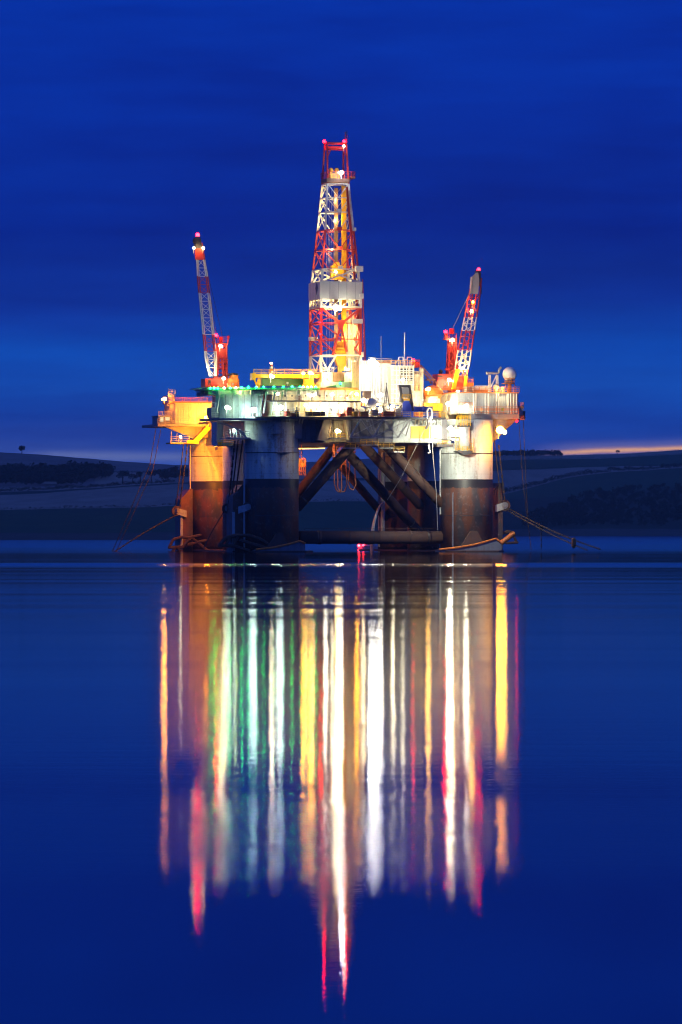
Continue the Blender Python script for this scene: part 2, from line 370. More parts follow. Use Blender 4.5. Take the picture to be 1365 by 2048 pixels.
# ------------------------------------------------------------------ water
def make_water():
    g_ = lambda a: (a, a, a)
    m = bpy.data.materials.new('calm_water'); m.use_nodes = True; t = NT(m.node_tree); t.n.clear()
    o = t.new('ShaderNodeOutputMaterial'); ge = t.new('ShaderNodeNewGeometry'); pos = ge.outputs['Position']
    sp = t.new('ShaderNodeSeparateXYZ'); t.l.new(pos, sp.inputs[0])
    # patches of wind-ruffled and slick water, lying along the shore
    edge = t.math('MULTIPLY', t.math('SUBTRACT', t.noise(t.vmul(pos, (.8, .02, 0)), 1.0, 4, .6), .5), t.ramp(t.math('DIVIDE', sp.outputs[1], 800.0), [(.12, g_(.17)), (.5, g_(.010))]))
    s = t.math('DIVIDE', 56.7, t.math('MAXIMUM', sp.outputs[1], 30.0))
    s = t.math('MULTIPLY', s, t.math('ADD', 1.0, edge))
    g = lambda a: (a, a, a)
    ro = t.ramp(s, [(0, g(.15)), (.028, g(.135)), (.040, g(.115)), (.048, g(.075)), (.055, g(.060)), (.0670, g(.060)), (.0692, g(.17)), (.0731, g(.17)), (.0750, g(.060)), (.11, g(.076)), (.20, g(.086)), (.28, g(.090)), (.42, g(.092)),
                    (.465, g(.056)), (.52, g(.054)), (.565, g(.122)), (.61, g(.146)), (.66, g(.128)), (.71, g(.094)), (.77, g(.062)), (.86, g(.044)), (1, g(.042))])
    st = t.noise(t.vmul(pos, (.0022, .045, 0)), 1.0, 4, .6)
    far = t.ramp(s, [(.02, g(1)), (.18, g(.85)), (.34, g(.15)), (.6, g(.1))])
    ro = t.math('ADD', ro, t.math('MULTIPLY', t.math('MULTIPLY', t.math('SUBTRACT', st, .5), .20), far))
    ro = t.math('MAXIMUM', ro, .045)
    n1 = t.noise(t.vmul(pos, (.10, .55, 0)), 1.0, 3, .5)
    n2 = t.noise(t.vmul(pos, (3.5, 3.5, 0)), 1.0, 3, .55)
    cross = t.noise(t.vmul(pos, (.8, .02, 0)), 1.0, 3, .6)          # cross ripples on narrow current lines
    line = t.ramp(s, [(.0686, g(0)), (.0696, g(1)), (.0728, g(1)), (.0740, g(0))])
    xr = t.math('ADD', t.math('MULTIPLY', sp.outputs[0], .01), .5)
    line = t.math('MULTIPLY', line, t.ramp(xr, [(.34, g(0)), (.45, g(1)), (.755, g(1)), (.79, g(0))]))
    lines = t.math('MULTIPLY', t.ramp(st, [(.585, g(0)), (.63, g(1))]), t.ramp(s, [(.074, g(0)), (.085, g(.35)), (.17, g(.30)), (.24, g(.0))]))
    cr = t.math('MULTIPLY', cross, t.math('ADD', .0035, t.math('ADD', t.math('MULTIPLY', line, .05), t.math('MULTIPLY', lines, .022))))
    h = t.math('ADD', t.math('MULTIPLY', n1, .0035), t.math('MULTIPLY', n2, .0020))
    bp = t.new('ShaderNodeBump'); bp.inputs['Strength'].default_value = 1.0; bp.inputs['Distance'].default_value = 1.0
    t.l.new(t.math('ADD', t.math('MULTIPLY', h, t.ramp(s, [(.70, g(1)), (.82, g(.30))])), cr), bp.inputs['Height'])
    gl = t.new('ShaderNodeBsdfAnisotropic', distribution='BECKMANN'); t.l.new(t.math('MULTIPLY', ro, .725), gl.inputs['Roughness'])
    gl.inputs['Anisotropy'].default_value = .48; tv = t.new('ShaderNodeCombineXYZ'); tv.inputs[0].default_value = 1.0; t.l.new(tv.outputs[0], gl.inputs['Tangent']); t.l.new(bp.outputs[0], gl.inputs['Normal'])
    df = t.new('ShaderNodeBsdfDiffuse'); df.inputs[0].default_value = (.002, .012, .05, 1)
    fr = t.new('ShaderNodeFresnel'); fr.inputs[0].default_value = 1.333
    mx = t.new('ShaderNodeMixShader'); t.l.new(fr.outputs[0], mx.inputs[0]); t.l.new(df.outputs[0], mx.inputs[1]); t.l.new(gl.outputs[0], mx.inputs[2])
    t.l.new(mx.outputs[0], o.inputs[0])
    mb = MB(); mb.add([(-2500, -150, 0), (2500, -150, 0), (2500, 9500, 0), (-2500, 9500, 0)], [(0, 1, 2, 3)])
    solo(mb, 'water', m, None, None, (0, 0, 0), rig=False, kind='structure')
make_water()

# ------------------------------------------------------------------ hills across the firth
PXS = [-900, 0, 100, 215, 350, 600, 760, 1000, 1130, 1200, 1290, 1365, 2300]
CURVES = [
    [893, 904, 910, 921, 930, 925, 916, 911, 911, 909, 905, 899, 880],      # skyline
    [930, 945, 945, 943, 948, 940, 930, 921, 918, 917, 913, 909, 885],
    [960, 976, 975, 971, 962, 955, 948, 941, 936, 934, 932, 930, 915],
    [985, 991, 985, 977, 968, 962, 960, 992, 957, 946, 940, 936, 925],
    [1018, 1020, 1018, 1016, 1012, 1003, 1003, 1001, 993, 988, 980, 975, 965],
    [1062, 1066, 1066, 1066, 1065, 1062, 1060, 1058, 1058, 1058, 1058, 1058, 1056],
    [1081, 1080, 1080, 1080, 1080, 1078, 1076, 1073, 1072, 1072, 1072, 1072, 1072]]  # shore
TS = [1.0, .78, .62, .50, .30, .07, 0.0]
def interp(xs, ys, x):
    for a, b, c, d in zip(xs, xs[1:], ys, ys[1:]):
        if x <= b: return c + (d - c) * max(0, (x - a)) / (b - a)
    return ys[-1]
def smooth_curve(k, x):
    return sum(interp(PXS, CURVES[k], x + d) for d in (-28, -14, 0, 14, 28)) / 5
def wob(x, k): return (math.sin(x * .021 + k * 2.1) + .6 * math.sin(x * .057 + k) + .4 * math.sin(x * .13 + 3 * k)) * (.5 if k else .35)
def ground(x, kf):
    """terrain point under image column x on the fractional field row kf (0 skyline .. 6 shore)"""
    k = min(5, int(kf)); fr = kf - k
    py = [smooth_curve(i, x) + (wob(x, i) if i < 6 else 0) for i in (k, k + 1)]
    ys = CAMH * F / (smooth_curve(6, x) - HOR)
    yy = [ys + 2600 * TS[i] for i in (k, k + 1)]
    p = py[0] + (py[1] - py[0]) * fr; y = yy[0] + (yy[1] - yy[0]) * fr
    v = W(x, p, y)
    if kf >= 6: v.z = -.3
    return v
def field(name, rgb, rgb2, sc=.01, stripe=0.0):
    m, t, b, co = mat_new(name)
    n1 = t.noise(co, sc, 6, .65); n2 = t.noise(t.vmul(co, (.05, .012, .05)), 1.0, 4, .6)
    c0 = t.mix(t.ramp(n1, [(.35, (0, 0, 0)), (.65, (1, 1, 1))]), (*rgb, 1), (*rgb2, 1))
    c0 = t.mix(t.math('MULTIPLY', t.ramp(n2, [(.45, (0, 0, 0)), (.62, (1, 1, 1))]), .4), c0, tuple(x * .6 for x in rgb) + (1,))
    t.l.new(c0, b.inputs['Base Color']); b.inputs['Roughness'].default_value = .9
    try: b.inputs['Specular IOR Level'].default_value = .1
    except Exception: pass
    return m
STUB = field('stubble_field', (.31, .21, .165), (.37, .255, .20)); PLOUGH = field('ploughed_field', (.20, .14, .13), (.28, .19, .17))
PAST = field('pasture', (.030, .060, .028), (.045, .075, .03)); SCRUB = field('scrub', (.022, .032, .02), (.035, .045, .025), .03)
BEACH = field('shore_shingle', (.10, .08, .07), (.055, .05, .045), .05)
LEAF = field('dark_foliage', (.018, .028, .014), (.035, .050, .022), .25); BARK = field('bark', (.06, .045, .03), (.04, .03, .02), .5)
def make_hills():
    xs = [-3000 + 10 * i for i in range(661)]; sub = 7; rows = [k + j / sub for k in range(6) for j in range(sub)] + [6.0]
    mb = MB(); vs = []
    for x in xs:
        for kf in rows: vs.append(ground(x, kf))
        top = ground(x, 0); vs.append(Vector((top.x * 1.2, top.y + 1300, top.z - 60)))
    nr = len(rows) + 1; fs = []; ms = []
    for i in range(len(xs) - 1):
        x = (xs[i] + xs[i + 1]) / 2; rside = x > 880
        for j in range(nr - 1):
            if j == nr - 2: a = (i * nr, (i + 1) * nr, (i + 1) * nr + nr - 1, i * nr + nr - 1); k = -1
            else: a = (i * nr + j, i * nr + j + 1, (i + 1) * nr + j + 1, (i + 1) * nr + j); k = int(rows[j])
            fs.append(a)
            ms.append({-1: 2, 0: 0 if rside else 1, 1: 2 if rside else (0 if x > 190 else 1), 2: 0 if rside else (0 if rows[j] - 2 < .55 else 3), 3: 2 if rside else 0,
                       4: 3 if rside else 2, 5: 4}[k])
    mb.add(vs, fs); mb.m = ms
    solo(mb, 'hills', [STUB, PLOUGH, PAST, SCRUB, BEACH], None, None, (0, 0, 0), rig=False, smooth=True, kind='structure')
make_hills()
def leaf_quads(mb, c, rx, rz, n, s, rnd):
    for _ in range(n):
        while True:
            d = Vector((rnd.uniform(-1, 1), rnd.uniform(-1, 1), rnd.uniform(-1, 1)))
            if .25 < d.length < 1: break
        d *= .75 + .35 * rnd.random()
        p = c + Vector((d.x * rx, d.y * rx, d.z * rz)); a = Vector((rnd.gauss(0, 1), rnd.gauss(0, 1), rnd.gauss(0, 1))).normalized(); b = a.orthogonal().normalized()
        q = s * rnd.uniform(.6, 1.4)
        mb.add([p + a * q, p + b * q * .8, p - a * q * .9, p - b * q], [(0, 1, 2, 3)])
def clump(mb, base, hgt, rx, rnd, n=46):
    for _ in range(3):
        c = base + Vector((rnd.uniform(-.4, .4) * rx, rnd.uniform(-.4, .4) * rx, hgt * rnd.uniform(.4, .75)))
        leaf_quads(mb, c, rx * rnd.uniform(.5, .8), hgt * rnd.uniform(.22, .36), n // 3, hgt * .10, rnd)
rnd = random.Random(3)
def wood(name, label, xr, kr, hgt, n, kind='stuff', cat='woodland'):
    mb = MB()
    for _ in range(n):
        x = rnd.uniform(*xr); k0, k1 = kr(x) if callable(kr) else kr
        if k1 <= k0: continue
        h = hgt * rnd.uniform(.7, 1.25); clump(mb, ground(x, rnd.uniform(k0, k1)), h, h * .55, rnd, 60)
    b = ground(sum(xr) / 2, 1.0 if callable(kr) else kr[1]); return solo(mb, name, LEAF, label, cat, tuple(b), rig=False, kind=kind)
wood('woodland', 'dark wood on the slope below the lone hilltop tree', (-60, 222), lambda x: (1.05 - .0 * x, 1.93 - (max(0, x - 150) / 75) * .55), 8.5, 620)
wood('shore_woodland', 'dark low wood above the far shore beyond the rig anchor chains', (1050, 1420), lambda x: (4.0 + max(0, (1180 - x) / 130) * .7, 4.95), 6.5, 700)
wood('hilltop_woodland', 'dark belt of trees on the skyline behind the big orange lamp', (985, 1122), (.02, .35), 6.6, 230)
wood('copse', 'dark copse on the fields behind the leftmost legs of the rig', (318, 480), (1.35, 1.95), 7.5, 120)
def hedge(label, x0, x1, k, hgt, n):
    mb = MB()
    for i in range(n):
        x = x0 + (x1 - x0) * (i + rnd.random()) / n; kk = k(x) if callable(k) else k
        h = hgt * rnd.uniform(.5, 1.35); clump(mb, ground(x, kk + rnd.uniform(-.03, .03)), h, h * .9, rnd, 30)
    solo(mb, 'hedge', LEAF, label, 'hedge', tuple(ground((x0 + x1) / 2, k((x0 + x1) / 2) if callable(k) else k)), 'hedges between the fields', rig=False)
hedge('thick dark hedge slanting up the hill from the shore wood to the upper field', 1000, 1370, 3.0, 5.0, 170)
hedge('thin straight hedge between the pale field and the pasture below the skyline wood', 1000, 1365, 1.0, 1.6, 130)
hedge('low hedge along the lower edge of the narrow pasture strip under the skyline', 1000, 1365, 2.0, 1.5, 130)
hedge('long dark hedge below the wood on the open slope', -60, 350, 2.62, 3.2, 170)
hedge('thin hedge along the top of the light field past the end of the wood', 190, 360, 1.03, 1.8, 70)
hedge('broken hedge at the foot of the broad pale stubble field', -60, 760, 4.0, 1.8, 150)
hedge('skyline hedge beside the small round hilltop tree', 1130, 1365, 0.02, 1.2, 90)
def tree(label, x, kf, hgt, rx, flat=.35, n=150, lean=.0, group=None):
    b = ground(x, kf); t = thing('hill_tree', label, 'tree', tuple(b), group, rig=False); c = MB()
    top = b + Vector((lean * hgt, 0, hgt * .55)); m = MB(); m.tube(b - Vector((0, 0, .5)), top, hgt * .062, hgt * .035, 6)
    for k in range(5):
        a = rnd.uniform(0, 6.28); e = top + Vector((math.cos(a) * rx * .6, math.sin(a) * rx * .6, hgt * rnd.uniform(.1, .3))); m.tube(top - Vector((0, 0, hgt * .1)), e, hgt * .018, hgt * .008, 5)
        leaf_quads(c, e, rx * .5, hgt * flat * .5, n // 5, hgt * .06, rnd)
    leaf_quads(c, top + Vector((0, 0, hgt * .28)), rx * .75, hgt * flat * .45, n // 3, hgt * .06, rnd)
    part(m, 'trunk', BARK, t); part(c, 'crown', LEAF, t)
tree('lone wind-bent tree standing alone on the skyline above the dark wood', 44, 0.02, 7.6, 3.3, .62, 420, .05)
tree('small round tree alone on the skyline over the orange glow', 1236, 0.02, 4.6, 2.8, .8, 260)
for lb, x, k, h_, r_ in (('broad tall field tree, nearest to the end of the dark wood', 246, 1.95, 10.5, 5.6), ('low bushy field tree just right of the broad tall one', 266, 1.92, 7, 4.2),
                         ('slim field tree midway between the broad one and the copse', 281, 1.9, 8.4, 3.6), ('rounded field tree touching the edge of the copse', 303, 1.88, 8.8, 5.4)):
    tree(lb, x, k, h_, r_, .5, 200, group='trees on the open field')
def barn():
    a, b = ground(88, 1.9), ground(118, 1.84); z = a.z; t = thing('barn', 'long pale barn at the lower edge of the dark wood', 'barn', (a.x, a.y, z), rig=False)
    L = b.x - a.x; m = MB(); m.box(a.x, b.x, a.y, a.y + 8, z - 1, z + 1.7); part(m, 'wall', STUB, t)
    m = MB(); m.add([(a.x - .3, a.y - .4, z + 1.7), (b.x + .3, a.y - .4, z + 1.7), (b.x + .3, a.y + 4, z + 3.6), (a.x - .3, a.y + 4, z + 3.6), (b.x + .3, a.y + 8.4, z + 1.7), (a.x - .3, a.y + 8.4, z + 1.7)],
            [(0, 1, 2, 3), (3, 2, 4, 5), (0, 3, 5), (1, 4, 2)]); part(m, 'roof', STUB, t)
barn()

# ------------------------------------------------------------------ the rig's hull
UP = Vector((0, 0, 1)); UX = Vector((1, 0, 0)); VX = Vector((0, 1, 0))
ZD = PZ(690, 834, -8)            # main deck level
ZB = PZ(690, 885, -3)            # underside of the deck box
rig = thing('drilling_rig', 'huge floating drilling rig standing on four fat rust-stained columns', 'oil rig', (24, 32, 0))
COLS = {'near': (0, 0, 6.5), 'right': (48, 0, 6.35), 'back': (0, 65, 6.4), 'farright': (48.6, 65, 6.2)}
for key, (u, v, r) in COLS.items():
    m = MB(); m.cyl(u, v, -6, ZB + (6.0 if key == 'near' else .3 if key == 'farright' else 5.6), r, n=56)
    c = part(m, 'column', COLUMN, rig, smooth=False)
    for p in c.data.polygons: p.use_smooth = len(p.vertices) == 4
    g = MB()
    for zz in (17.2, 8.6, 23.5): g.cyl(u, v, zz, zz + .18, r + .07, n=56)
    part(g, 'ring_stiffener', DARK, c)
for u in (0.6, 47.4):
    m = MB(); m.cyl(u, 39, -6, ZB + .3, 4.0, n=36); part(m, 'inner_column', COLUMN, rig, smooth=True)
    m = MB(); m.slab([(u - 7, -11), (u - 4, -17), (u + 4, -17), (u + 7, -11), (u + 7, 78), (u - 7, 78)], -8, .35); part(m, 'pontoon', RUST, rig)
# deck box
m = MB(); m.box(-3.2, 51.5, -3, 69, ZB, ZD - .4)
part(m, 'deck_box', HULL, rig)
m = MB(); m.pbox(786, 884, 841, 885, -3.25, .22); part(m, 'side_plating', PALE, rig, 'pale plating washed by light beside the yellow panel')
m = MB(); m.pbox(822, 862, 852.5, 877, -3.40, .12); part(m, 'colour_panel', YELLOW, rig, 'bright yellow rectangle painted on the deck side')
m = MB(); m.pbox(545, 605, 841, 877, -4.6, 1.5); m.pbox(549, 596, 852, 861, -4.75, .12); part(m, 'side_plating', GREY, rig)
m = MB()
for a, b in ((606, 640), (664, 700)):
    m.pbox(a, b, 842, 884, -3.2, .16)
for px in (612, 622, 632, 668, 676, 692, 705, 720, 738, 756, 770): m.pbox(px, px + 1.2, 841, 884, -3.45, .3)
part(m, 'stiffener', HULL, rig)
m = MB()
for pts in ([(648, 840), (663, 840), (653, 883), (635, 880)], [(664, 840), (667, 840), (657, 880), (654, 880)], [(692, 840), (697, 840), (701, 880), (698, 880)]): m.pplate(pts, -6.0, 2.8)
part(m, 'bracket', HULL, rig)
# main deck slab with its railings and hanging brackets
m = MB(); e = [P(545, 834, -9), P(706, 834, -9), P(706, 834, -11.5), P(822, 834, -11.5), P(822, 834, -8.5), P(892, 832, -8.5)]
m.slab([(p.x, p.y) for p in e] + [(e[-1].x, 66), (-5, 66), (-5, -6)], ZD - .45, ZD); part(m, 'main_deck', DARK, rig)
m = MB()
for a, b in zip(e, e[1:]): m.rail((a.x, a.y, ZD), (b.x, b.y, ZD), 1.2, r=.065)
part(m, 'railing', YELLOW, rig)
m = MB()
for px in (565, 572, 578, 601, 607, 833, 840, 847, 854, 862, 869, 876, 884): a = P(px, 837, -8.4); b = P(px - 3, 850, -3.2); m.bar(a, b, .22)
part(m, 'deck_bracket', STEEL, rig)
# tubular bracing
def brace(a, va, b, vb, r, name='diagonal_brace'):
    m = MB(); m.tube(P(*a, va), P(*b, vb), r, n=20); q = P(*a, va); z = P(*b, vb)
    o = part(m, name, RUST, rig, smooth=False)
    for p in o.data.polygons: p.use_smooth = len(p.vertices) == 4
    g = MB()
    for t in (.12, .5, .88):
        c = q.lerp(z, t); d = (z - q).normalized() * .15; g.tube(c - d, c + d, r + .08, n=20)
    part(g, 'joint_ring', DARK, o)
brace((594, 1016), 0, (708, 886), 2, 1.22); brace((886, 1010), 0, (766, 884), 2, 1.22)
brace((585, 1000), 60, (676, 884), 50, 1.1); brace((722, 884), 20, (884, 1058), 42, 1.15)
brace((692, 902), 8, (838, 1064), 36, 1.2); brace((676, 924), 48, (772, 1036), 62, 1.0)
brace((600, 1075), 0, (890, 1075), 0, 1.55, 'horizontal_brace'); brace((470, 1074), 65, (800, 1074), 65, 1.5, 'horizontal_brace')
m = MB()
for px in (640, 700, 760, 820): c = P(px, 1075, 0); m.tube(c - UX * .25, c + UX * .25, 1.68, n=20)
m.rail(P(610, 1062, 0), P(875, 1062, 0), .55, step=5, r=.05, rows=1); part(m, 'brace_fitting', RUST, rig)
# fairlead guards and sheaves, anchor racks, bow fenders
def guard(px0, px1, py0, v, d):
    m = MB(); a = P(px0, py0, v); b = P(px1, py0, v); zc = a.z
    m.plate([(a.x, -1), (b.x, -1), (b.x, zc), (a.x + (b.x - a.x) * .75, zc), (a.x, zc - 2.6)], v, v + d)
    o = part(m, 'fairlead_guard', COLUMN, rig)
    r = MB(); r.box(a.x - .12, a.x + .5, v - .2, v, .2, zc - 6.5); part(r, 'wear_strip', PALE, o)
guard(362, 386, 978, 60, 7); guard(466, 492, 969, -1, 7); guard(982, 1006, 966, 0, 6)
def sheave(px, py, v, r, name='fairlead_sheave', flip=1):
    c = P(px, py, v); m = MB(); m.tube(c - VX * .45, c - VX * .2, r * 1.12, r * .9, n=22); m.tube(c - VX * .2, c + VX * .2, r * .9, n=22); m.tube(c + VX * .2, c + VX * .45, r * .9, r * 1.12, n=22)
    o = part(m, name, RUST, rig); h = MB(); h.tube(c - VX * .62, c - VX * .46, r * .66, n=18); h.tube(c - VX * .8, c - VX * .62, r * .25, n=10); part(h, 'hub', STEEL, o)
    q = MB(); q.plate([(c.x + flip * .2, c.z + r * .6), (c.x + flip * 2.4, c.z + .1), (c.x + flip * 2.4, c.z - 1.6), (c.x + flip * .2, c.z - r * .75)], v - .58, v - .47)
    part(q, 'cheek_plate', PALE, o)
    return c
S1 = sheave(354, 1022, 60, 1.15); S2 = sheave(496, 1014, -2.5, 1.15, flip=-1); S3 = sheave(455, 1017, 6, 1.1); S4 = sheave(1009, 1011, 0, 1.25, flip=-1)
def rack(paths, v, dep, r, n):
    m = MB(); fr = []
    for k in range(n):
        vv = v + dep * k / (n - 1); pts = [[P(x, y, vv) for x, y in pp] for pp in paths]; fr.append(pts)
        for pp in pts: m.path(pp, r)
    for a, b in zip(fr, fr[1:]):
        for pa, pb in zip(a, b):
            for x, y in zip(pa, pb): m.tube(x, y, r * .7, n=6)
    part(m, 'anchor_rack', FOUL, rig)
rack([[(338, 1096), (347, 1079), (364, 1074), (384, 1076), (417, 1102)], [(338, 1095), (366, 1094), (380, 1077)], [(345, 1104), (352, 1093), (364, 1104)], [(376, 1076), (402, 1070)], [(375, 1090), (414, 1080)]], 58, 7, .36, 3)
rack([[(438, 1092), (452, 1076), (470, 1071), (500, 1071), (520, 1078), (550, 1097)], [(438, 1092), (468, 1091), (476, 1073)], [(452, 1092), (460, 1073)], [(470, 1092), (500, 1102)], [(480, 1080), (545, 1100)]], -6, 8, .42, 3)
rack([[(1036, 1085), (1012, 1086), (1006, 1078)], [(1030, 1066), (1016, 1062), (1000, 1070)], [(1026, 1068), (1034, 1085)], [(1000, 1064), (1020, 1066)]], 1, 6, .3, 2)
m = MB(); m.tube(P(1003, 1086, -3), P(1029, 1066, -3), .62, n=12); part(m, 'rack_beam', ORANGE, rig, 'orange tube of the anchor rack catching the lamplight')
def fender(pts, v, fin):
    m = MB(); q = [P(x, y, v) for x, y in pts]; lo = [(p.x, -.6) for p in q]
    m.plate([(p.x, p.z) for p in q] + lo[::-1], v, v + 3.5); o = part(m, 'bow_fender', GREY, rig)
    r = MB(); r.path([p + Vector((0, -.1, .1)) for p in q], .24); part(r, 'rubbing_strip', ORANGE, o)
    f = MB(); f.pplate(fin, v + 1.2, .9); part(f, 'towing_fin', RUST, o)
fender([(512, 1100), (548, 1096), (575, 1090), (600, 1083), (611, 1088)], -9, [(536, 1094), (553, 1067), (566, 1067), (580, 1091)])
fender([(878, 1100), (915, 1096), (950, 1090), (975, 1083), (992, 1078), (1004, 1087)], -9, [(922, 1094), (942, 1062), (955, 1062), (968, 1087)])
# access walkways under the deck, ladders on the near column
m = MB()
for a, b, y, vv in ((690, 722, 896, -4), (722, 757, 890, -5), (757, 790, 896, -4), (788, 809, 904, -4), (660, 692, 877, -7)):
    m.pbox(a, b, y - 1, y + 1, vv, 2.2)
w1 = part(m, 'walkway', STEEL, rig)
m = MB()
for a, b, y, vv in ((690, 722, 895, -4), (722, 757, 889, -5), (757, 790, 895, -4), (788, 809, 903, -4), (660, 692, 876, -7)):
    m.prail(a, b, y, vv, 1.1, step=1.3)
for px, y0, y1, vv in ((725, 890, 884, -4), (755, 890, 884, -4), (675, 884, 912, -3)): m.ladder(P(px, y0, vv), P(px, y1, vv), UX, .8)
part(m, 'walkway_railing', YELLOW, w1)
m = MB()
for px, y0, y1, vv in ((548, 840, 858, -6.9), (564, 869, 891, -6.9)): m.ladder(P(px, y0, vv), P(px, y1, vv), UX, .8, .07)
m.pbox(545, 568, 867, 868.2, -7.4, 1.2); m.prail(545, 568, 867, -7.4, 1.0, step=1.5); m.pbox(557, 580, 905, 906.5, -7.4, 1.4); m.pbox(585, 602, 893, 894.5, -3, 3); m.prail(585, 602, 893, -3, 1.1, step=1.2)
m.pbox(588, 606, 908, 909.5, -2, 3); m.prail(588, 606, 908, -2, 1.1, step=1.2)
part(m, 'column_ladder', STEEL, rig)
m = MB(); a = P(489, 885, -2.2); m.tube(a, (a.x, a.y, .5), .22, n=8); a = P(381, 890, 62); m.tube(a, (a.x, a.y, 12), .2, n=8)
a = P(881, 890, -.5); m.tube(a, (a.x, a.y, 9), .22, n=8);  a = P(758.5, 905, 63); m.tube(a, (a.x, a.y, 1), .2, n=8)
a = P(766, 905, 59); m.tube(a, (a.x, a.y, 3), .55, n=8)
part(m, 'riser_pipe', PALE, rig)
m = MB(); a = P(906, 985, -6.4); m.tube(a, (a.x, a.y, .2), .2, n=8); part(m, 'drain_pipe', GREY, rig)
# big gate-shaped gusset where the right column meets the deck
m = MB(); m.pplate([(866, 886), (884, 886), (884, 902), (879, 893)], -1, 2); part(m, 'gusset', PALE, rig)
# pipe-rack truss hanging off the deck front
def hang_truss():
    t = MB()
    for vv, w_ in ((-11.2, .2), (-7.5, .17)):
        tp = [P(x, 838, vv) for x in (722, 767, 822)]; bt = [P(x, 874.5, vv) for x in (700, 747, 797)]
        t.bar(bt[0], bt[2], w_ * 1.3)
        for a, b in zip(bt, tp): t.bar(a, b, w_ * 1.7)
        for a, b in zip(bt[1:], tp): t.bar(a, b, w_)
        for a, b in zip(bt, tp[1:]): t.bar(a, b, w_)
        for x in (738, 744, 790, 801, 812): t.bar(P(x, 838, vv), P(x + (7 if x < 760 else -8), 862, vv), w_ * .8)
    for x in (700, 747, 797): t.bar(P(x, 874.5, -11.2), P(x, 874.5, -7.5), .2)
    t.bar(P(822, 838, -11.2), P(812, 872, -8), .18); t.bar(P(812, 872, -8), P(800, 862, -8), .16); t.bar(P(822, 838, -8), P(803, 868, -6), .16)
    part(t, 'support_truss', STEEL, rig)
hang_truss()
# right wing: sponson under the radome house with its brackets
m = MB(); m.pbox(944, 1039, 828, 838, -2, 16); part(m, 'wing_deck', HULL, rig)
m = MB(); m.pplate([(950, 838), (1036, 838), (1016, 856), (988, 884), (950, 884)], -1, 12); part(m, 'wing_bracket', HULL, rig)
m = MB(); m.prail(948, 1038, 828, -2.0, 1.2, r=.06); part(m, 'railing', ORANGE, rig)
# left wing deck around the rearmost column
m = MB(); m.pbox(316, 440, 848, 853, 55, 20); part(m, 'wing_deck', GREY, rig)
m = MB(); m.pplate([(330, 853.5), (352, 853.5), (378, 866), (378, 872), (366, 868)], 55.5, .9); m.pplate([(350, 853.5), (428, 853.5), (428, 872), (390, 880)], 57.2, .7); part(m, 'wing_bracket', HULL, rig)
m = MB(); m.pplate([(420, 846), (432, 846), (396, 886), (382, 886)], 54, 1.3); part(m, 'wing_strut', YELLOW, rig, 'broad yellow strut slanting under the left wing deck')
m = MB(); m.pbox(342, 399, 885, 887.5, 54, 6); m.pplate([(374, 880), (399, 880), (399, 886), (374, 886)], 53.8, .2); part(m, 'lower_balcony', YELLOW, rig)
m = MB(); m.prail(316, 346, 848, 55, 1.3, r=.065); m.prail(346, 440, 848, 55, 1.3, r=.065); m.rail(P(316, 848, 55), P(316, 848, 74), 1.2); m.prail(342, 380, 885, 54, 1.5, r=.065); m.rail(P(342, 885, 54), P(342, 885, 60), 1.5)
for x, yt in ((343, 862), (354, 866), (357, 870), (364, 866)): a = P(x, 885, 54); m.tube(a, P(x, yt, 54), .1, n=5)
part(m, 'railing', STEEL, rig)
# small lit balcony between the two left columns
m = MB(); m.pbox(452, 502, 875, 878, -4, 7); m.pplate([(440, 845), (455, 848), (470, 854), (485, 862), (496, 876), (492, 876), (478, 862), (455, 852), (440, 848)], -4, .5); k = part(m, 'winch_balcony', STEEL, rig)
m = MB(); m.prail(452, 500, 875, -4, 1.4, step=1.2)
for x in (462, 468, 474, 482): m.bar(P(x, 875, -1), P(x - 2, 858, -1), .2)
part(m, 'winch_frame', PALE, k)
m = MB(); m.pbox(434, 447, 843, 890, 10, 6); m.pbox(437, 466, 886, 892, 8, 6); part(m, 'caisson', PALE, rig)
m = MB(); m.pbox(437, 443, 884, 891, 7.8, .3); m.prail(436, 468, 892, 7.5, 1.3, step=1.0); part(m, 'caisson_platform', YELLOW, rig)
# stair tower and pipes on the right column
m = MB(); a = P(929, 868, -7.4); m.cyl(a.x, a.y, PZ(929, 903, -7), PZ(929, 853, -7), 1.35, n=18); part(m, 'stair_trunk', PALE, rig, smooth=True)
m = MB(); m.pbox(914, 941, 851, 854, -9, 4); m.pplate([(915, 902), (946, 902), (943, 908), (930, 910)], -9.5, 4); m.pbox(875, 907, 889, 893.5, -8.5, 3.5); m.pbox(906, 920, 874, 876, -8.2, 2); q = part(m, 'stair_landing', DARK, rig)
m = MB()
for y in (836, 843, 851): m.prail(914, 941, y, -9, 1.0, step=1.0)
for y in (889, 902): m.prail(876 if y == 889 else 915, 906 if y == 889 else 945, y, -9, 1.0, step=1.2)
for x in (914, 921, 928, 935, 941): m.tube(P(x, 832, -9), P(x, 852, -9), .09, n=4)
m.ladder(P(916, 900, -8.4), P(916, 854, -8.4), UX, 1.0, .07); m.ladder(P(943, 905, -7.5), P(943, 876, -7.5), UX, 1.0, .07)
part(m, 'landing_railing', YELLOW, q)
m = MB(); m.pbox(936, 941, 887, 900, -8, 1); m.pbox(938, 945, 846, 861, -7.5, 2); part(m, 'junction_box', DARK, rig)

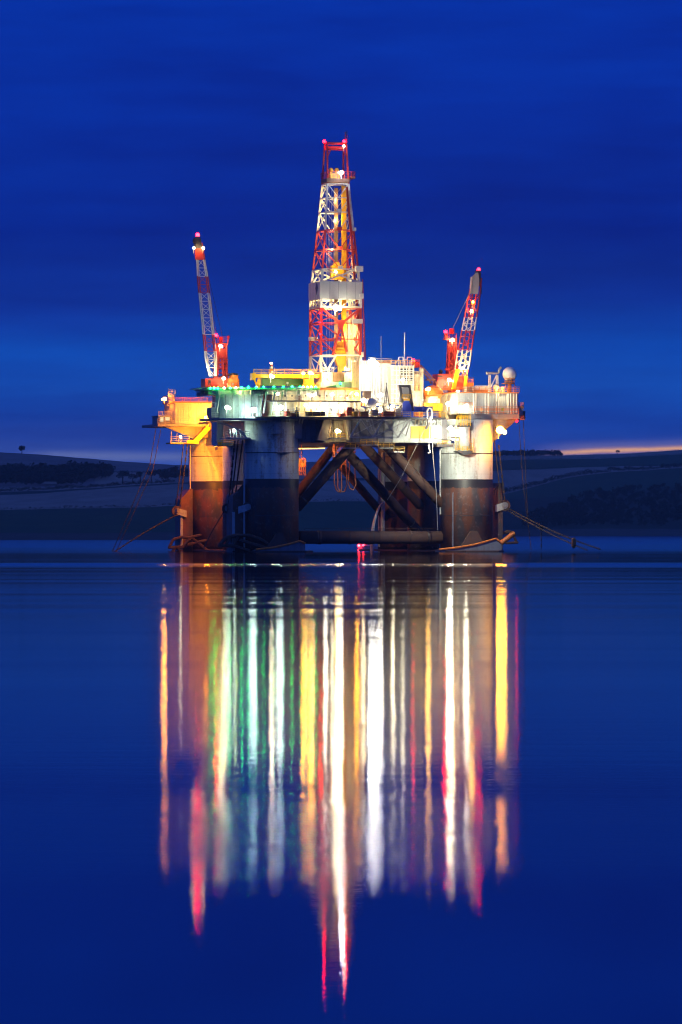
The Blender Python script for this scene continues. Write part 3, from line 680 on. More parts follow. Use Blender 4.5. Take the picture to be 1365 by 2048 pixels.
# ------------------------------------------------------------------ deck houses
def facade(mb_w, mb_d, px0, px1, py0, py1, v, n, hw=2.6, hh=3.4, door=()):
    for i in range(n):
        x = px0 + (px1 - px0) * (i + .5) / n
        if i in door: mb_d.pbox(x - 2.2, x + 2.2, py1 - 14, py1 - .6, v, .1)
        else: mb_w.pbox(x - hw, x + hw, (py0 + py1) / 2 - hh, (py0 + py1) / 2 + hh, v, .1)
acc = thing('accommodation_block', 'two-storey cream deck house under the helideck with catwalk and small windows', 'deck house', tuple(P(630, 833, -2)))
m = MB(); m.pbox(545, 722, 803, 833, -3, 12); part(m, 'lower_storey', CREAM, acc)
m = MB(); m.pbox(545, 722, 780, 801, .5, 10); part(m, 'upper_storey', CREAM, acc)
m = MB(); m.pbox(540, 724, 801, 803.5, -5.5, 8); cw = part(m, 'catwalk', DARK, acc)
m = MB(); m.prail(541, 723, 801, -5.4, 1.1, r=.055); part(m, 'catwalk_railing', STEEL, cw)
wm, dm = MB(), MB(); facade(wm, dm, 548, 640, 806, 832, -3.12, 8, 1.9, 2.4, (2, 6)); facade(wm, dm, 550, 716, 782, 801, .38, 12, 1.8, 1.9, (3, 8)); facade(wm, dm, 655, 715, 806, 832, -3.12, 4, 2.0, 2.6, (1,))
part(wm, 'window', GLASS, acc); part(dm, 'door', BROWN, acc)
m = MB(); m.pplate([(628, 828), (646, 804), (650, 804), (632, 828)], -4.0, .3); m.pplate([(690, 801), (704, 782), (708, 782), (694, 801)], -.5, .3)
for x in (560, 588, 600, 646, 660, 684, 700, 716): m.pbox(x, x + 1.3, 804, 832, -3.3, .3); m.pbox(x + 5, x + 6.4, 781, 800, .2, .3)
for x in (553, 572, 594, 612, 655, 672, 690, 710): m.tube(P(x, 833, -4.5), P(x, 803, -4.5), .11, n=5); m.tube(P(x + 2, 801, -4.5), P(x + 2, 780, -4.5), .11, n=5)
part(m, 'pipework', WHITE, acc)
m = MB(); m.pbox(640, 716, 775.5, 780, -.5, 11); part(m, 'roof', ORANGE, acc, 'orange-brown roof edge right of the helideck')
m = MB(); m.pbox(617, 651, 824, 832, -8.4, 3); m.pbox(616, 652, 823, 824.5, -8.6, 3.4); solo(m, 'deck_locker', DARK, 'long dark locker on the deck edge under the yellow-lit wall', 'locker')

hd = thing('helideck', 'flat helideck edged with green lamps left of the derrick', 'helideck', tuple(P(525, 777, 10)))
zc = PZ(525, 776.5, -5); cu, cv = PU(516, 9), 9.5
oc = [(cu + 15.2 * math.cos(R_(22.5 + 45 * i)), cv + 13.6 * math.sin(R_(22.5 + 45 * i))) for i in range(8)]
m = MB(); m.slab(oc, zc - .35, zc + .1); part(m, 'deck_plate', GREEN, hd)
m = MB()
for i in range(8):
    a, b = oc[i], oc[(i + 1) % 8]; A = Vector((*a, zc - .1)); B = Vector((*b, zc - .1)); cen = Vector((cu, cv, zc))
    o1 = A + (A - cen).normalized() * 1.4 + UP * .35; o2 = B + (B - cen).normalized() * 1.4 + UP * .35
    m.tube(o1, o2, .09, n=5); m.tube(A, B, .12, n=5)
    for k in range(8): m.tube(A.lerp(B, k / 8), o1.lerp(o2, k / 8), .06, n=4)
part(m, 'safety_net', STEEL, hd)
m = MB()
for k in range(-3, 4): m.box(cu + k * 4 - .18, cu + k * 4 + .18, cv - 12, cv + 12, zc - 1.5, zc - .36)
for k in range(-2, 3): m.box(cu - 13, cu + 13, cv + k * 4.5 - .15, cv + k * 4.5 + .15, zc - 1.3, zc - .40)
part(m, 'deck_beam', STEEL, hd)
m = MB()
for x, y, vv in ((434, 800, -1), (520, 800, -2), (560, 800, -2.5), (620, 800, -2), (528, 801, -4), (544, 801, -4)): m.tube(P(x, y + 25, vv), P(x + 6, 783, vv), .2, n=6)
part(m, 'support_leg', STEEL, hd)

tw = thing('ballast_house', 'big round grey drum house at the deck corner beneath the helideck', 'deck house', tuple(P(476, 835, 2)))
c = P(478, 835, 4); m = MB(); m.cyl(c.x, 4.2, PZ(478, 838, -2), PZ(478, 787, -2), 5.6, n=44); m.pbox(478, 524, 787, 837, -1.4, 9); o = part(m, 'drum', PALE, tw)
for p in o.data.polygons: p.use_smooth = len(p.vertices) == 4 and abs(p.normal.z) < .5 and False
m = MB(); m.pbox(423, 437, 815, 836, 2, 5); m.pbox(424, 548, 836.5, 840.5, -7.6, 14); part(m, 'foundation', GREY, tw)
m = MB(); m.prail(424, 440, 836, 1.5, 1.3, step=1.1); m.prail(424, 438, 815, 1.8, 1.2, step=1.1)
for zz in (790, 796): m.prail(438, 520, zz, -2.2, .9, step=1.5)
part(m, 'railing', STEEL, tw)
m = MB()
for x in (452, 466, 489, 503, 517): m.tube(P(x, 836, -2.2), P(x, 789, -2.2), .07, n=4)
m.pbox(504, 512, 818, 835, -1.65, .15); part(m, 'conduit', DARK, tw)
m = MB(); m.pbox(440, 462, 784, 788.5, 4, 6); m.pbox(496, 522, 784, 788.5, 3, 6); part(m, 'duct', BROWN, tw)

# left wing house
lh = thing('wing_deck_house', 'cream corrugated deck house lit orange on the leftmost wing', 'deck house', tuple(P(388, 848, 64)))
m = MB(); m.pbox(350, 432, 806, 848, 60, 13); a = P(350, 848, 60); b = P(432, 806, 60)
hw_ = part(m, 'wall', CREAM, lh)
m = MB(); x = 352
while x < 430: m.pbox(x, x + .9, 807, 847.5, 59.88, .12); x += 5.2
for k in range(9): m.box(a.x - .12, a.x, 60.6 + k * 1.4, 60.9 + k * 1.4, a.z, b.z - .2)
part(m, 'rib', CREAM, hw_)
m = MB(); m.box(a.x - .4, b.x + .4, 59.6, 73.4, b.z, b.z + .35); rf = part(m, 'roof', ORANGE, lh)
m = MB(); m.rail((a.x - .3, 59.7, b.z + .35), (b.x, 59.7, b.z + .35), 1.0, r=.06); m.rail((a.x - .3, 59.7, b.z + .35), (a.x - .3, 73, b.z + .35), 1.0); part(m, 'railing', ORANGE, rf)
m = MB()
for x, y in ((370, 795), (398, 787), (413, 797), (405, 792)): m.tube(P(x, 805, 62), P(x, y, 62), .08, n=4)
part(m, 'antenna', STEEL, rf)
m = MB(); m.pbox(381, 383, 834, 840, 59.85, .1); m.pbox(384, 386, 834, 840, 59.85, .1); part(m, 'sign', STEEL, hw_)
cb = thing('control_cabin', 'small cabin with lit windows at the tip of the left wing', 'cabin', tuple(P(331, 848, 57)))
m = MB(); m.pbox(318, 343, 832, 848, 56, 8); part(m, 'wall', GREY, cb)
m = MB(); m.pbox(321, 327.5, 834.5, 843, 55.9, .06); m.pbox(331, 340, 834.5, 841, 55.9, .06); part(m, 'window', lamp_mat((1, .80, .42), 1.1), cb, 'lit yellowish cabin window')
m = MB(); m.pbox(317, 344, 831, 832, 55.5, 9); m.prail(317, 343, 831, 55.6, 1.0, step=1.2); part(m, 'roof', STEEL, cb)
lt = thing('lamp_tower', 'lattice lamp tower with a railed top beside the leftmost orange lamp', 'tower', tuple(P(343, 808, 64)))
m = MB(); a = P(343, 812, 66); m.truss(a, a + UP * (P(343, 788, 66).z - a.z), UX, VX, [(0, 1.5, 1.5), (1, 1.2, 1.2)], [(0, 0)], 5, .1, .07); part(m, 'mast', WHITE, lt)
m = MB(); m.pbox(337, 351, 790, 791.5, 64, 3); m.prail(337, 351, 790, 64, 1.3, step=.9); m.prail(337, 351, 795, 64, .8, step=.9); m.tube(P(337.5, 790, 65), P(337.5, 776, 65), .12, n=5); m.tube(P(344, 790, 65), P(344, 781, 65), .09, n=5); part(m, 'platform', WHITE, lt)

# right wing house with the radome
rh = thing('radome_deck_house', 'silvery ribbed deck house with white pipes under the radome', 'deck house', tuple(P(980, 828, 4)))
m = MB(); m.pbox(916, 1037, 786, 828, 0, 14); rw = part(m, 'wall', PALE, rh)
m = MB()
for x in (948, 952.5, 971.5, 977, 993, 998, 1017, 1022, 1028, 1033.5): m.tube(P(x, 828, -.35), P(x, 787, -.35), .2, n=6)
part(m, 'pipe', WHITE, rh)
m = MB()
for x in range(918, 1036, 4): m.pbox(x, x + .8, 787, 827.5, -.1, .1)
part(m, 'rib', PALE, rw)
m = MB(); m.pbox(914, 1039, 784, 786, -.6, 15); rr = part(m, 'roof', ORANGE, rh)
m = MB(); m.prail(914, 1039, 784, -.5, 1.2, r=.07, step=1.4); m.rail(P(1039, 784, -.5), P(1039, 784, 14), 1.2); part(m, 'railing', ORANGE, rr)
m = MB(); m.pbox(960, 966, 817, 822, -.16, .05); part(m, 'window', lamp_mat((1, .85, .5), .9), rh, 'lit window')
m = MB(); m.pbox(1003, 1009, 816, 821, -.16, .05); part(m, 'exit_sign', lamp_mat((.15, .7, .08), .55), rh, 'small green lit sign')
m = MB(); m.prail(948, 1038, 822, -1.4, 1.0, step=2); m.prail(916, 945, 812, -.7, .8); part(m, 'handrail', ORANGE, rh)
m = MB(); m.bar(P(990, 786, -.5), P(986, 826, -.5), .15); m.bar(P(1000, 786, -.6), P(986, 826, -.6), .1); part(m, 'cross_brace', STEEL, rh)

rd = thing('radome', 'white radome ball on a railed pedestal at the right wing', 'radome', tuple(P(1019, 785, 6)))
c = P(1019.5, 748, 6); m = MB(); m.sphere(c, 1.72, 32, 20); part(m, 'dome', RADOME, rd, smooth=True)
m = MB(); m.cyl(c.x, c.y, PZ(1019, 768, 6), PZ(1019, 758.5, 6), 1.15, .95, n=20); part(m, 'neck', GREY, rd, smooth=True)
m = MB(); m.pbox(1010, 1030, 766, 768, 4.6, 3); m.cyl(c.x, c.y, PZ(1019, 785, 6), PZ(1019, 767, 6), .5, n=12); m.bar(P(1029, 768, 6), P(1033, 785, 6), .16); m.bar(P(1011, 768, 6), P(1016, 785, 6), .16); pd = part(m, 'pedestal', ORANGE, rd)
m = MB(); m.prail(1010, 1030, 766, 4.5, 1.1, step=.8); part(m, 'railing', ORANGE, pd)
ex = thing('vent_stack', 'white goalpost vent frame with a cranked pipe beside the radome', 'vent', tuple(P(988, 786, 5)))
m = MB()
for x in (980, 995): m.bar(P(x - 1.5, 786, 5), P(x, 750, 5), .5); m.bar(P(x + 1.5, 786, 5), P(x + .5, 750, 5), .4)
m.bar(P(981, 776, 5), P(994, 750, 5), .28); part(m, 'post', WHITE, ex)
m = MB(); m.path([P(975, 746, 5), P(998, 746.5, 5), P(998.5, 740, 5), P(1003, 734, 5)], .28, 8); m.path([P(975, 743.5, 5), P(975, 749, 5)], .35, 8); part(m, 'pipe', STEEL, ex)
dm_ = MB(); a = P(993, 774, 4); dm_.sphere(a, .8, 16, 10); dm_.cyl(a.x, a.y, PZ(993, 785, 4), a.z, .65, n=14); solo(dm_, 'tank_dome', CREAM, 'small cream dome between the vent frame posts', 'dome', smooth=True)
lb = thing('lifeboat', 'orange lifeboat with a white faceted canopy on the right wing roof', 'lifeboat', tuple(P(961, 785, 3)))
def hexprism(px0, px1, py0, py1, v, d, ch):
    m = MB(); m.pplate([(px0, py1), (px0, py0 + ch), (px0 + ch * 1.6, py0), (px1 - 1, py0), (px1, py0 + 1), (px1, py1)], v, d); return m
part(hexprism(947, 977, 771, 779, 2.2, 3.2, 4), 'canopy', WHITE, lb); m = MB(); m.pplate([(947, 779), (977, 779), (975, 787), (951, 787)], 2.1, 3.4); part(m, 'hull', ORANGE, lb)
m = MB(); m.prail(940, 948, 786, 2, 1.6, step=.8); m.bar(P(949, 790, 3), P(949, 786, 3), .2); part(m, 'cradle', STEEL, lb)
m = MB(); m.pbox(934, 947, 774, 785, 3, 3); m.pbox(933, 948, 773, 774.2, 2.8, 3.4); solo(m, 'deck_container', CREAM, 'cream container left of the lifeboat on the wing roof', 'container')
m = MB()
for x in (1001, 1005, 1009): m.tube(P(x, 785, 3), P(x, 774 + (x % 3), 3), .22, n=8)
m.bar(P(1001, 779, 3), P(1009, 779, 3), .15); solo(m, 'gas_bottle_rack', WHITE, 'row of slim white bottles between dome and radome pedestal', 'bottle rack')
et = thing('escape_tower', 'narrow escape tower hung off the far right end of the rig', 'tower', tuple(P(1043, 838, 2)))
m = MB(); m.pbox(1038, 1047, 812, 838, 1, 3); part(m, 'shaft', STEEL, et); m = MB()
for y in (812, 818, 838): m.prail(1038, 1048, y, .6, .9, step=.7)
m.pbox(1037, 1049, 838, 839.5, .4, 4); part(m, 'railing', ORANGE, et); m = MB(); m.pbox(1046, 1051, 822, 839, 2, 2); part(m, 'reel', DARK, et)

# ------------------------------------------------------------------ derrick
VF, DD = 24.0, 11.6
zs = [745, 600, 540, 462, 368, 286]
fw = [10.0, 9.9, 8.9, 7.1, 5.25, 4.75]; fd = [11.6, 11.4, 10.2, 8.3, 5.7, 2.6]
cu0 = (PU(642, VF) + PU(722.5, VF)) / 2; cv0 = VF + DD / 2
dz = [PZ(680, y, cv0) for y in zs]
def dsec(z):
    for i in range(5):
        if z <= dz[i + 1] or i == 4:
            t = (z - dz[i]) / (dz[i + 1] - dz[i]); ww = fw[i] + (fw[i + 1] - fw[i]) * t; d = fd[i] + (fd[i + 1] - fd[i]) * t; break
    return ww / 2, d / 2
def dcor(z, k):
    a, b = dsec(z); sx, sy = ((-1, -1), (1, -1), (1, 1), (-1, 1))[k]; return Vector((cu0 + sx * a, cv0 + sy * b, z))
der = thing('derrick', 'tall red and white banded drilling derrick at the rig centre', 'derrick', (cu0, cv0, dz[0]))
zy = lambda y: PZ(680, y, cv0)
def dband(z):     # red and white paint bands
    for lo, hi, mi in ((712, 618, 1), (618, 540, 0), (540, 462, 1), (462, 369, 0), (369, 200, 1)):
        if zy(lo) <= z < zy(hi): return mi
    return 0
DM = [WHITE, RED]
cuts = [745, 712, 680, 648, 618, 600, 566, 540, 501, 462, 426, 397, 369, 346, 320, 286]
for k in range(4):
    m = MB()
    for a, b in zip(cuts, cuts[1:]):
        za, zb = zy(a), zy(b); m.cur = dband((za + zb) / 2); m.bar(dcor(za, k), dcor(zb, k), .56 if a > 560 else .42)
    part(m, 'leg', DM, der)
m = MB()
for a in cuts[1:-1]:
    z = zy(a); m.cur = dband(z - .5)
    if a in (346, 320): continue
    for k in range(4):
        if a > 600 and k == 0 and a in (680,): pass
        m.next(); m.bar(dcor(z, k), dcor(z, (k + 1) % 4), .28)
part(m, 'girt', DM, der)
m = MB()
def xb(z0, z1, k, style, wd=.26):
    m.next(); A0, B0, A1, B1 = dcor(z0, k), dcor(z0, (k + 1) % 4), dcor(z1, k), dcor(z1, (k + 1) % 4); m.cur = dband((z0 + z1) / 2)
    if style == 'X': m.bar(A0, B1, wd); m.bar(B0, A1, wd)
    elif style == 'V': c = (A0 + B0) / 2; m.bar(c, A1, wd); m.bar(c, B1, wd)
    elif style == 'A': c = (A1 + B1) / 2; m.bar(A0, c, wd); m.bar(B0, c, wd)
for a, b in ((540, 501), (501, 462), (462, 426), (426, 397), (397, 369)):
    for k in range(4): xb(zy(a), zy(b), k, 'V' if k in (0, 2) else 'X', .21)
for k in range(4): xb(zy(566), zy(540), k, 'X', .36)
for k in range(1, 4): xb(zy(648), zy(618), k, 'X'); xb(zy(680), zy(648), k, 'V'); xb(zy(712), zy(680), k, 'X'); xb(zy(745), zy(712), k, 'V')
c = (dcor(zy(650), 0) + dcor(zy(650), 1)) / 2; m.cur = 1; m.next()           # big K panel on the front
for e_ in (dcor(zy(618), 0), dcor(zy(618), 1), dcor(zy(712), 0) * .55 + dcor(zy(712), 1) * .45 - Vector((1.6, 0, 0)), dcor(zy(705), 0) * .35 + dcor(zy(705), 1) * .65): m.bar(c, e_, .5)
m.plate([(c.x - 1.1, c.z + 1.0), (c.x + 1.1, c.z + 1.0), (c.x + .5, c.z - 1.2), (c.x - .5, c.z - 1.2)], c.y - .3, c.y - .1)
m.bar(dcor(zy(648), 0), (dcor(zy(680), 0) * .45 + dcor(zy(680), 1) * .55), .26); m.bar(dcor(zy(680), 0), (dcor(zy(712), 0) * .6 + dcor(zy(712), 1) * .4), .26)
m.cur = 0; a = dcor(zy(712), 0) * .62 + dcor(zy(712), 1) * .38; m.bar(dcor(zy(714), 0), dcor(zy(714), 0) + UX * 3.4, .4); m.bar(a, dcor(zy(742), 0) + UX * 1.6, .4); m.bar(dcor(zy(714), 0), dcor(zy(742), 0) + UX * 1.6, .3)
part(m, 'brace', DM, der)
m = MB(); m.cur = 1                                                     # gusset plates at the bracing joints
for a in (540, 501, 462, 426):
    c = (dcor(zy(a), 0) + dcor(zy(a), 1)) / 2; m.cur = dband(c.z - .5); m.box(c.x - .6, c.x + .6, c.y - .25, c.y - .18, c.z - .1, c.z + .75)
part(m, 'gusset', DM, der)
# wind wall
z0, z1 = zy(600), zy(565.5); m = MB(); a, b = dsec((z0 + z1) / 2); a += .5; b += .6
u0, u1, v0, v1 = cu0 - a, cu0 + a, cv0 - b, cv0 + b
m.box(u0, u1, v0, v0 + .12, z0, z1); m.box(u0, u1, v1 - .12, v1, z0, z1); m.box(u0, u0 + .12, v0 + .12, v1 - .12, z0, z1); m.box(u1 - .12, u1, v0 + .12, v1 - .12, z0, z1)
ww = part(m, 'wind_wall', WALL, der)
m = MB()
for i in range(1, 5): x = u0 + (u1 - u0) * i / 5 + .35; m.box(x - .04, x + .04, v0 - .02, v0 + .02, z0 + .1, z1 - .1)
for i in range(1, 5): x = v0 + (v1 - v0) * i / 5; m.box(u0 - .02, u0 + .02, x - .05, x + .05, z0 + .1, z1 - .1)
part(m, 'panel_seam', GREY, ww)
mv = v0 + (v1 - v0) * .28; mz = (z0 + z1) / 2 + .6
m = MB(); m.add([(u0 - .05, mv - 1.25, mz), (u0 - .05, mv, mz + 1.7), (u0 - .05, mv + 1.25, mz), (u0 - .05, mv, mz - 1.7), (u0 + .01, mv - 1.25, mz), (u0 + .01, mv, mz + 1.7), (u0 + .01, mv + 1.25, mz), (u0 + .01, mv, mz - 1.7)],
    [(0, 1, 2, 3), (0, 4, 5, 1), (1, 5, 6, 2), (2, 6, 7, 3), (3, 7, 4, 0)]); part(m, 'diamond_emblem', NAVY, ww, 'dark blue diamond emblem on the side of the wind wall')
m = MB(); m.cur = 0
for k in range(4):
    A, B, A2, B2 = dcor(zy(616), k), dcor(zy(616), (k + 1) % 4), dcor(zy(601), k), dcor(zy(601), (k + 1) % 4)
    for i in range(4):
        m.bar(A.lerp(B, i / 4), A2.lerp(B2, i / 4), .2); m.bar(A.lerp(B, i / 4), A2.lerp(B2, (i + 1) / 4), .16)
    m.bar(A, B, .5)
part(m, 'racking_platform', CREAM, der)
# crown platform and crown block
z = zy(366); m = MB(); m.box(cu0 - 2.9, cu0 + 2.9, cv0 - 3.2, cv0 + 3.2, z, z + .9); m.box(cu0 + 2.9, cu0 + 4.3, cv0 - 3.2, cv0 + 2, z + 1.0, z + 1.4); cp = part(m, 'crown_platform', BROWN, der)
m = MB()
for a, b in (((-2.9, -3.2), (4.2, -3.2)), ((4.2, -3.2), (4.2, 2)), ((-2.9, -3.2), (-2.9, 3.2))): m.rail((cu0 + a[0], cv0 + a[1], z + .9), (cu0 + b[0], cv0 + b[1], z + .9), 1.7, step=.9, r=.07)
part(m, 'railing', RED, cp)
m = MB()
for dx in (-1.35, .1): m.tube((cu0 + dx - .3, cv0 - 1, z + 3.0), (cu0 + dx + .3, cv0 - 1, z + 3.0), .62, n=16); m.sphere((cu0 + dx, cv0 - 1, z + 3.0), .6, 12, 8)
m.box(cu0 - 1.8, cu0 + .8, cv0 - 1.6, cv0 + .4, z + .9, z + 2.4); part(m, 'crown_block', YELLOW, der)
z = zy(292); m = MB(); a, b = dsec(z); m.box(cu0 - a - .2, cu0 + a + .1, cv0 + b - .5, cv0 + b, z - 1.0, z); m.bar(dcor(zy(287), 0), dcor(zy(287), 1), .35); m.bar(dcor(zy(287), 2), dcor(zy(287), 3), .35)
m.bar(dcor(zy(287), 0), dcor(zy(287), 0).lerp(dcor(zy(298), 1), .35), .22); m.bar(dcor(zy(298), 0), dcor(zy(298), 1), .2); m.bar(dcor(zy(287), 1), dcor(zy(298), 1).lerp(dcor(zy(298), 0), .35), .22)
m.bar(dcor(zy(298), 2), dcor(zy(298), 3), .5); m.bar(dcor(zy(315), 0), dcor(zy(300), 0).lerp(dcor(zy(300), 1), .2), .2); m.bar(dcor(zy(315), 1), dcor(zy(300), 1).lerp(dcor(zy(300), 0), .2), .2)
part(m, 'gantry_top', RED, der)
m = MB()
for k, dx, y in ((1, -.2, 264), (1, .2, 262)): a = dcor(zy(287), k) + UX * dx; m.tube(a, (a.x, a.y, zy(y)), .11, n=5)
part(m, 'antenna', BROWN, der)
# travelling gear inside the derrick
m = MB(); u = PU(688, cv0); m.box(u - .55, u + .55, cv0 - .5, cv0 + .5, zy(742), zy(372)); part(m, 'guide_rail', YELLOW, der)
m = MB(); u = PU(672.5, cv0); m.box(u - .45, u + .45, cv0 - .4, cv0 + .4, zy(700), zy(376)); part(m, 'guide_rail', BROWN, der)
m = MB(); u = PU(679, cv0 - 2); m.box(u - 1.2, u + 1.2, cv0 - 3, cv0 - 1.2, zy(717), zy(684)); m.plate([(u - 1.2, zy(717)), (u - .7, zy(732)), (u + .7, zy(732)), (u + 1.2, zy(717))], cv0 - 3, cv0 - 1.4)
m.box(u - .5, u + .5, cv0 - 2.8, cv0 - 1.8, zy(746), zy(732)); m.tube((u - .9, cv0 - 3.1, zy(700)), (u + .9, cv0 - 3.1, zy(700)), .5, n=10)
for k in range(4): m.box(u - 1.3, u + 1.3, cv0 - 3.15, cv0 - 3.0, zy(712 - 7 * k), zy(710 - 7 * k))
part(m, 'top_drive', YELLOW, der)
m = MB(); u = PU(674, cv0 - 2); m.box(u - 1.5, u + 1.5, cv0 - 3, cv0 - 1, zy(560), zy(532)); m.box(u - .8, u + .5, cv0 - 3, cv0 - 1, zy(532), zy(526)); m.rail((u - 1.6, cv0 - 3.1, zy(556)), (u + 2.4, cv0 - 3.1, zy(556)), 1.1, step=.8); part(m, 'travelling_block', YELLOW, der)
m = MB()
for i in range(7): u = PU(652 + i * 2.6, cv0); m.tube((u, cv0 - 1, zy(560 if i % 2 else 740)), (u + (.3 if i % 2 else 0), cv0 - 1, zy(375)), .045, n=4)
part(m, 'drill_line', STEEL, der)
m = MB()
for i in range(9):
    for j in range(2): u = PU(697 + i * 2.6, cv0 + 1); m.tube((u, cv0 + 1 + j * 1.2, zy(742)), (u, cv0 + 1 + j * 1.2, zy(622 + (i * 7 + j * 3) % 9)), .13, n=5)
part(m, 'drill_pipe', CREAM, der)
m = MB(); pts = [(693, 374), (697, 420), (702, 470), (706, 520), (709, 560), (716, 640), (722, 735)]
for d in (0, 1.6): m.path([P(x + d * 1.4, y, VF + 1) for x, y in pts], .16, 5)
part(m, 'standpipe', RED, der)
m = MB()
for i in range(12): c = P(698 + i * .85, 380 + i * 14, VF + 2.4); m.tube(c, c - UP * 1.5, .28 + .1 * (i % 3), n=8)
part(m, 'cable_loop', CREAM, der)
m = MB(); 
for x0, x1, y0, y1, vv in ((713, 727, 532, 543, VF - 1), (720, 728, 587, 597, VF - .5), (706, 726, 638, 647, VF - .8), (706, 713, 455, 462, VF + 1), (621, 636, 674, 681, VF + 6), (724, 728, 704, 714, VF - 1)):
    m.pbox(x0, x1, y0, y1, vv, 2.0)
part(m, 'winch_box', WHITE, der)
m = MB(); m.ladder(dcor(zy(742), 1) + Vector((.9, 0, 0)), dcor(zy(566), 1) + Vector((.9, 0, 0)), VX, .8, .08); m.tube(dcor(zy(742), 1) + Vector((1.3, 0, 0)), dcor(zy(560), 1) + Vector((.9, 0, 0)), .12, n=5); part(m, 'ladder', RED, der)

# drill floor under the derrick
df = thing('drill_floor', 'cluttered grey drill floor house under the derrick legs', 'drill floor', tuple(P(680, 776, 20)))
m = MB(); m.pbox(642, 722, 764, 776, 20, 16); m.pbox(644, 668, 744, 764, 22, 10); sub = part(m, 'substructure', PALE, df)
m = MB(); m.pbox(668, 690, 747, 763, 21, 6); m.pbox(668, 691, 744.5, 747, 20.6, 7); part(m, 'wind_screen', BROWN, df)
m = MB(); c = P(708, 770, 23); m.cyl(c.x, 24, PZ(708, 776, 22), PZ(708, 743, 22), 1.75, n=24); o = part(m, 'tank', CREAM, df, smooth=True)
m = MB(); m.pplate([(690, 750), (697, 744), (699, 776), (692, 776)], 20.4, 1); m.bar(P(645, 764, 21.5), P(660, 746, 21.5), .3); m.bar(P(662, 764, 21.5), P(648, 746, 21.5), .3); m.prail(642, 668, 744, 21.5, 1.1, step=1.2); m.prail(690, 722, 743, 21.5, 1.1, step=1.2)
for x in (700, 705, 711, 716, 721): m.tube(P(x, 743, 24), P(x - 1, 716 + x % 7, 24), .16, n=5)
part(m, 'pipework', WHITE, df)
m = MB(); m.pplate([(655, 773), (672, 770), (674, 775), (656, 775)], 19, 1.2); part(m, 'tarpaulin', GREEN, df)

# ------------------------------------------------------------------ cranes
cl = thing('pedestal_crane', 'red pedestal crane with its boom raised left of the derrick', 'crane', tuple(P(445, 778, 40)))
A, B = P(426, 752, 38), P(398.5, 486, 38)
m = MB(); m.truss(A, B, UX, VX + UX * .45, [(0, 1.3, 1.4), (.12, 2.4, 2.0), (.72, 2.2, 2.0), (1, 1.25, 1.1)], [(0, 0), (.165, 1), (.31, 0), (.62, 1), (.745, 0), (.87, 1)], 16, .17, .075, True)
bo = part(m, 'boom', DM, cl)
m = MB(); m.pplate([(391, 520), (408, 520), (405, 496), (401, 478), (394, 478), (390, 496)], 38.6, .25); m.pplate([(391, 520), (408, 520), (405, 496), (390, 496)], 37.2, .25); part(m, 'boom_head', RED, bo)
m = MB(); m.pplate([(390, 497), (405, 497), (402, 476), (393, 476)], 36.9, 2.2); m.tube(P(393, 482, 36.8), P(393, 482, 39.3), .9, n=14); part(m, 'sheave_block', DARK, bo)
m = MB(); m.truss(P(441, 775, 42), P(443, 688, 42), UX, VX, [(0, 2.9, 2.6), (1, 2.2, 2.0)], [(0, 0)], 6, .26, .2)
for y in (735, 713, 723): m.pbox(430, 453, y, y + 2.2, 40.2, 3)
for x in (432, 450): m.bar(P(x, 775, 40.4), P(441, 690, 41), .5)
m.pbox(436, 452, 697, 712, 41, 1.2); part(m, 'mast', RED, cl)
m = MB(); m.pbox(436, 455, 686, 688, 40, 3.5); m.prail(436, 455, 686, 40, 1.5, step=.9); m.pbox(440, 446, 674, 686, 41, 1.2); m.tube(P(456, 690, 40), P(458, 672, 40), .14, n=5); m.pbox(456, 460, 671, 677, 40, .6); part(m, 'mast_platform', RED, cl)
m = MB(); m.pbox(411, 428, 757, 778, 37, 5); m.pbox(428, 457, 755, 778, 39, 6); hs = part(m, 'machinery_house', RED, cl)
m = MB(); m.pbox(457, 479, 757, 778, 37.5, 5); m.pbox(464, 477, 750, 757, 38, 3); part(m, 'engine_cover', ORANGE, cl)
m = MB(); m.pbox(417, 422, 760, 769, 36.85, .1); part(m, 'cab_window', GLASS, hs); m = MB()
for x in (411, 430, 455): m.prail(x, x + 18, 776, 36.6, 1.2, step=1)
m.pbox(408, 482, 777, 779, 36.4, 8); part(m, 'walkway', RED, cl)
m = MB(); m.pbox(458, 464, 747, 752, 39, 1); m.tube(P(467, 750, 39), P(467, 746, 39), .5, n=8); m.tube(P(472, 750, 39), P(472, 747, 39), .5, n=8); part(m, 'exhaust', BLACK, cl)
m = MB(); 
for d in (0, .5): m.tube(P(405, 500, 38.2 + d), P(446, 676, 41 + d), .06, n=4)
m.tube(P(416, 560, 38), P(433, 668, 41), .05, n=4); part(m, 'luffing_rope', CABLE, cl)
m = MB(); c = P(446, 779, 40.5); m.cyl(c.x, c.y, ZD, c.z, 2.6, n=24); part(m, 'pedestal', GREY, cl, smooth=True)

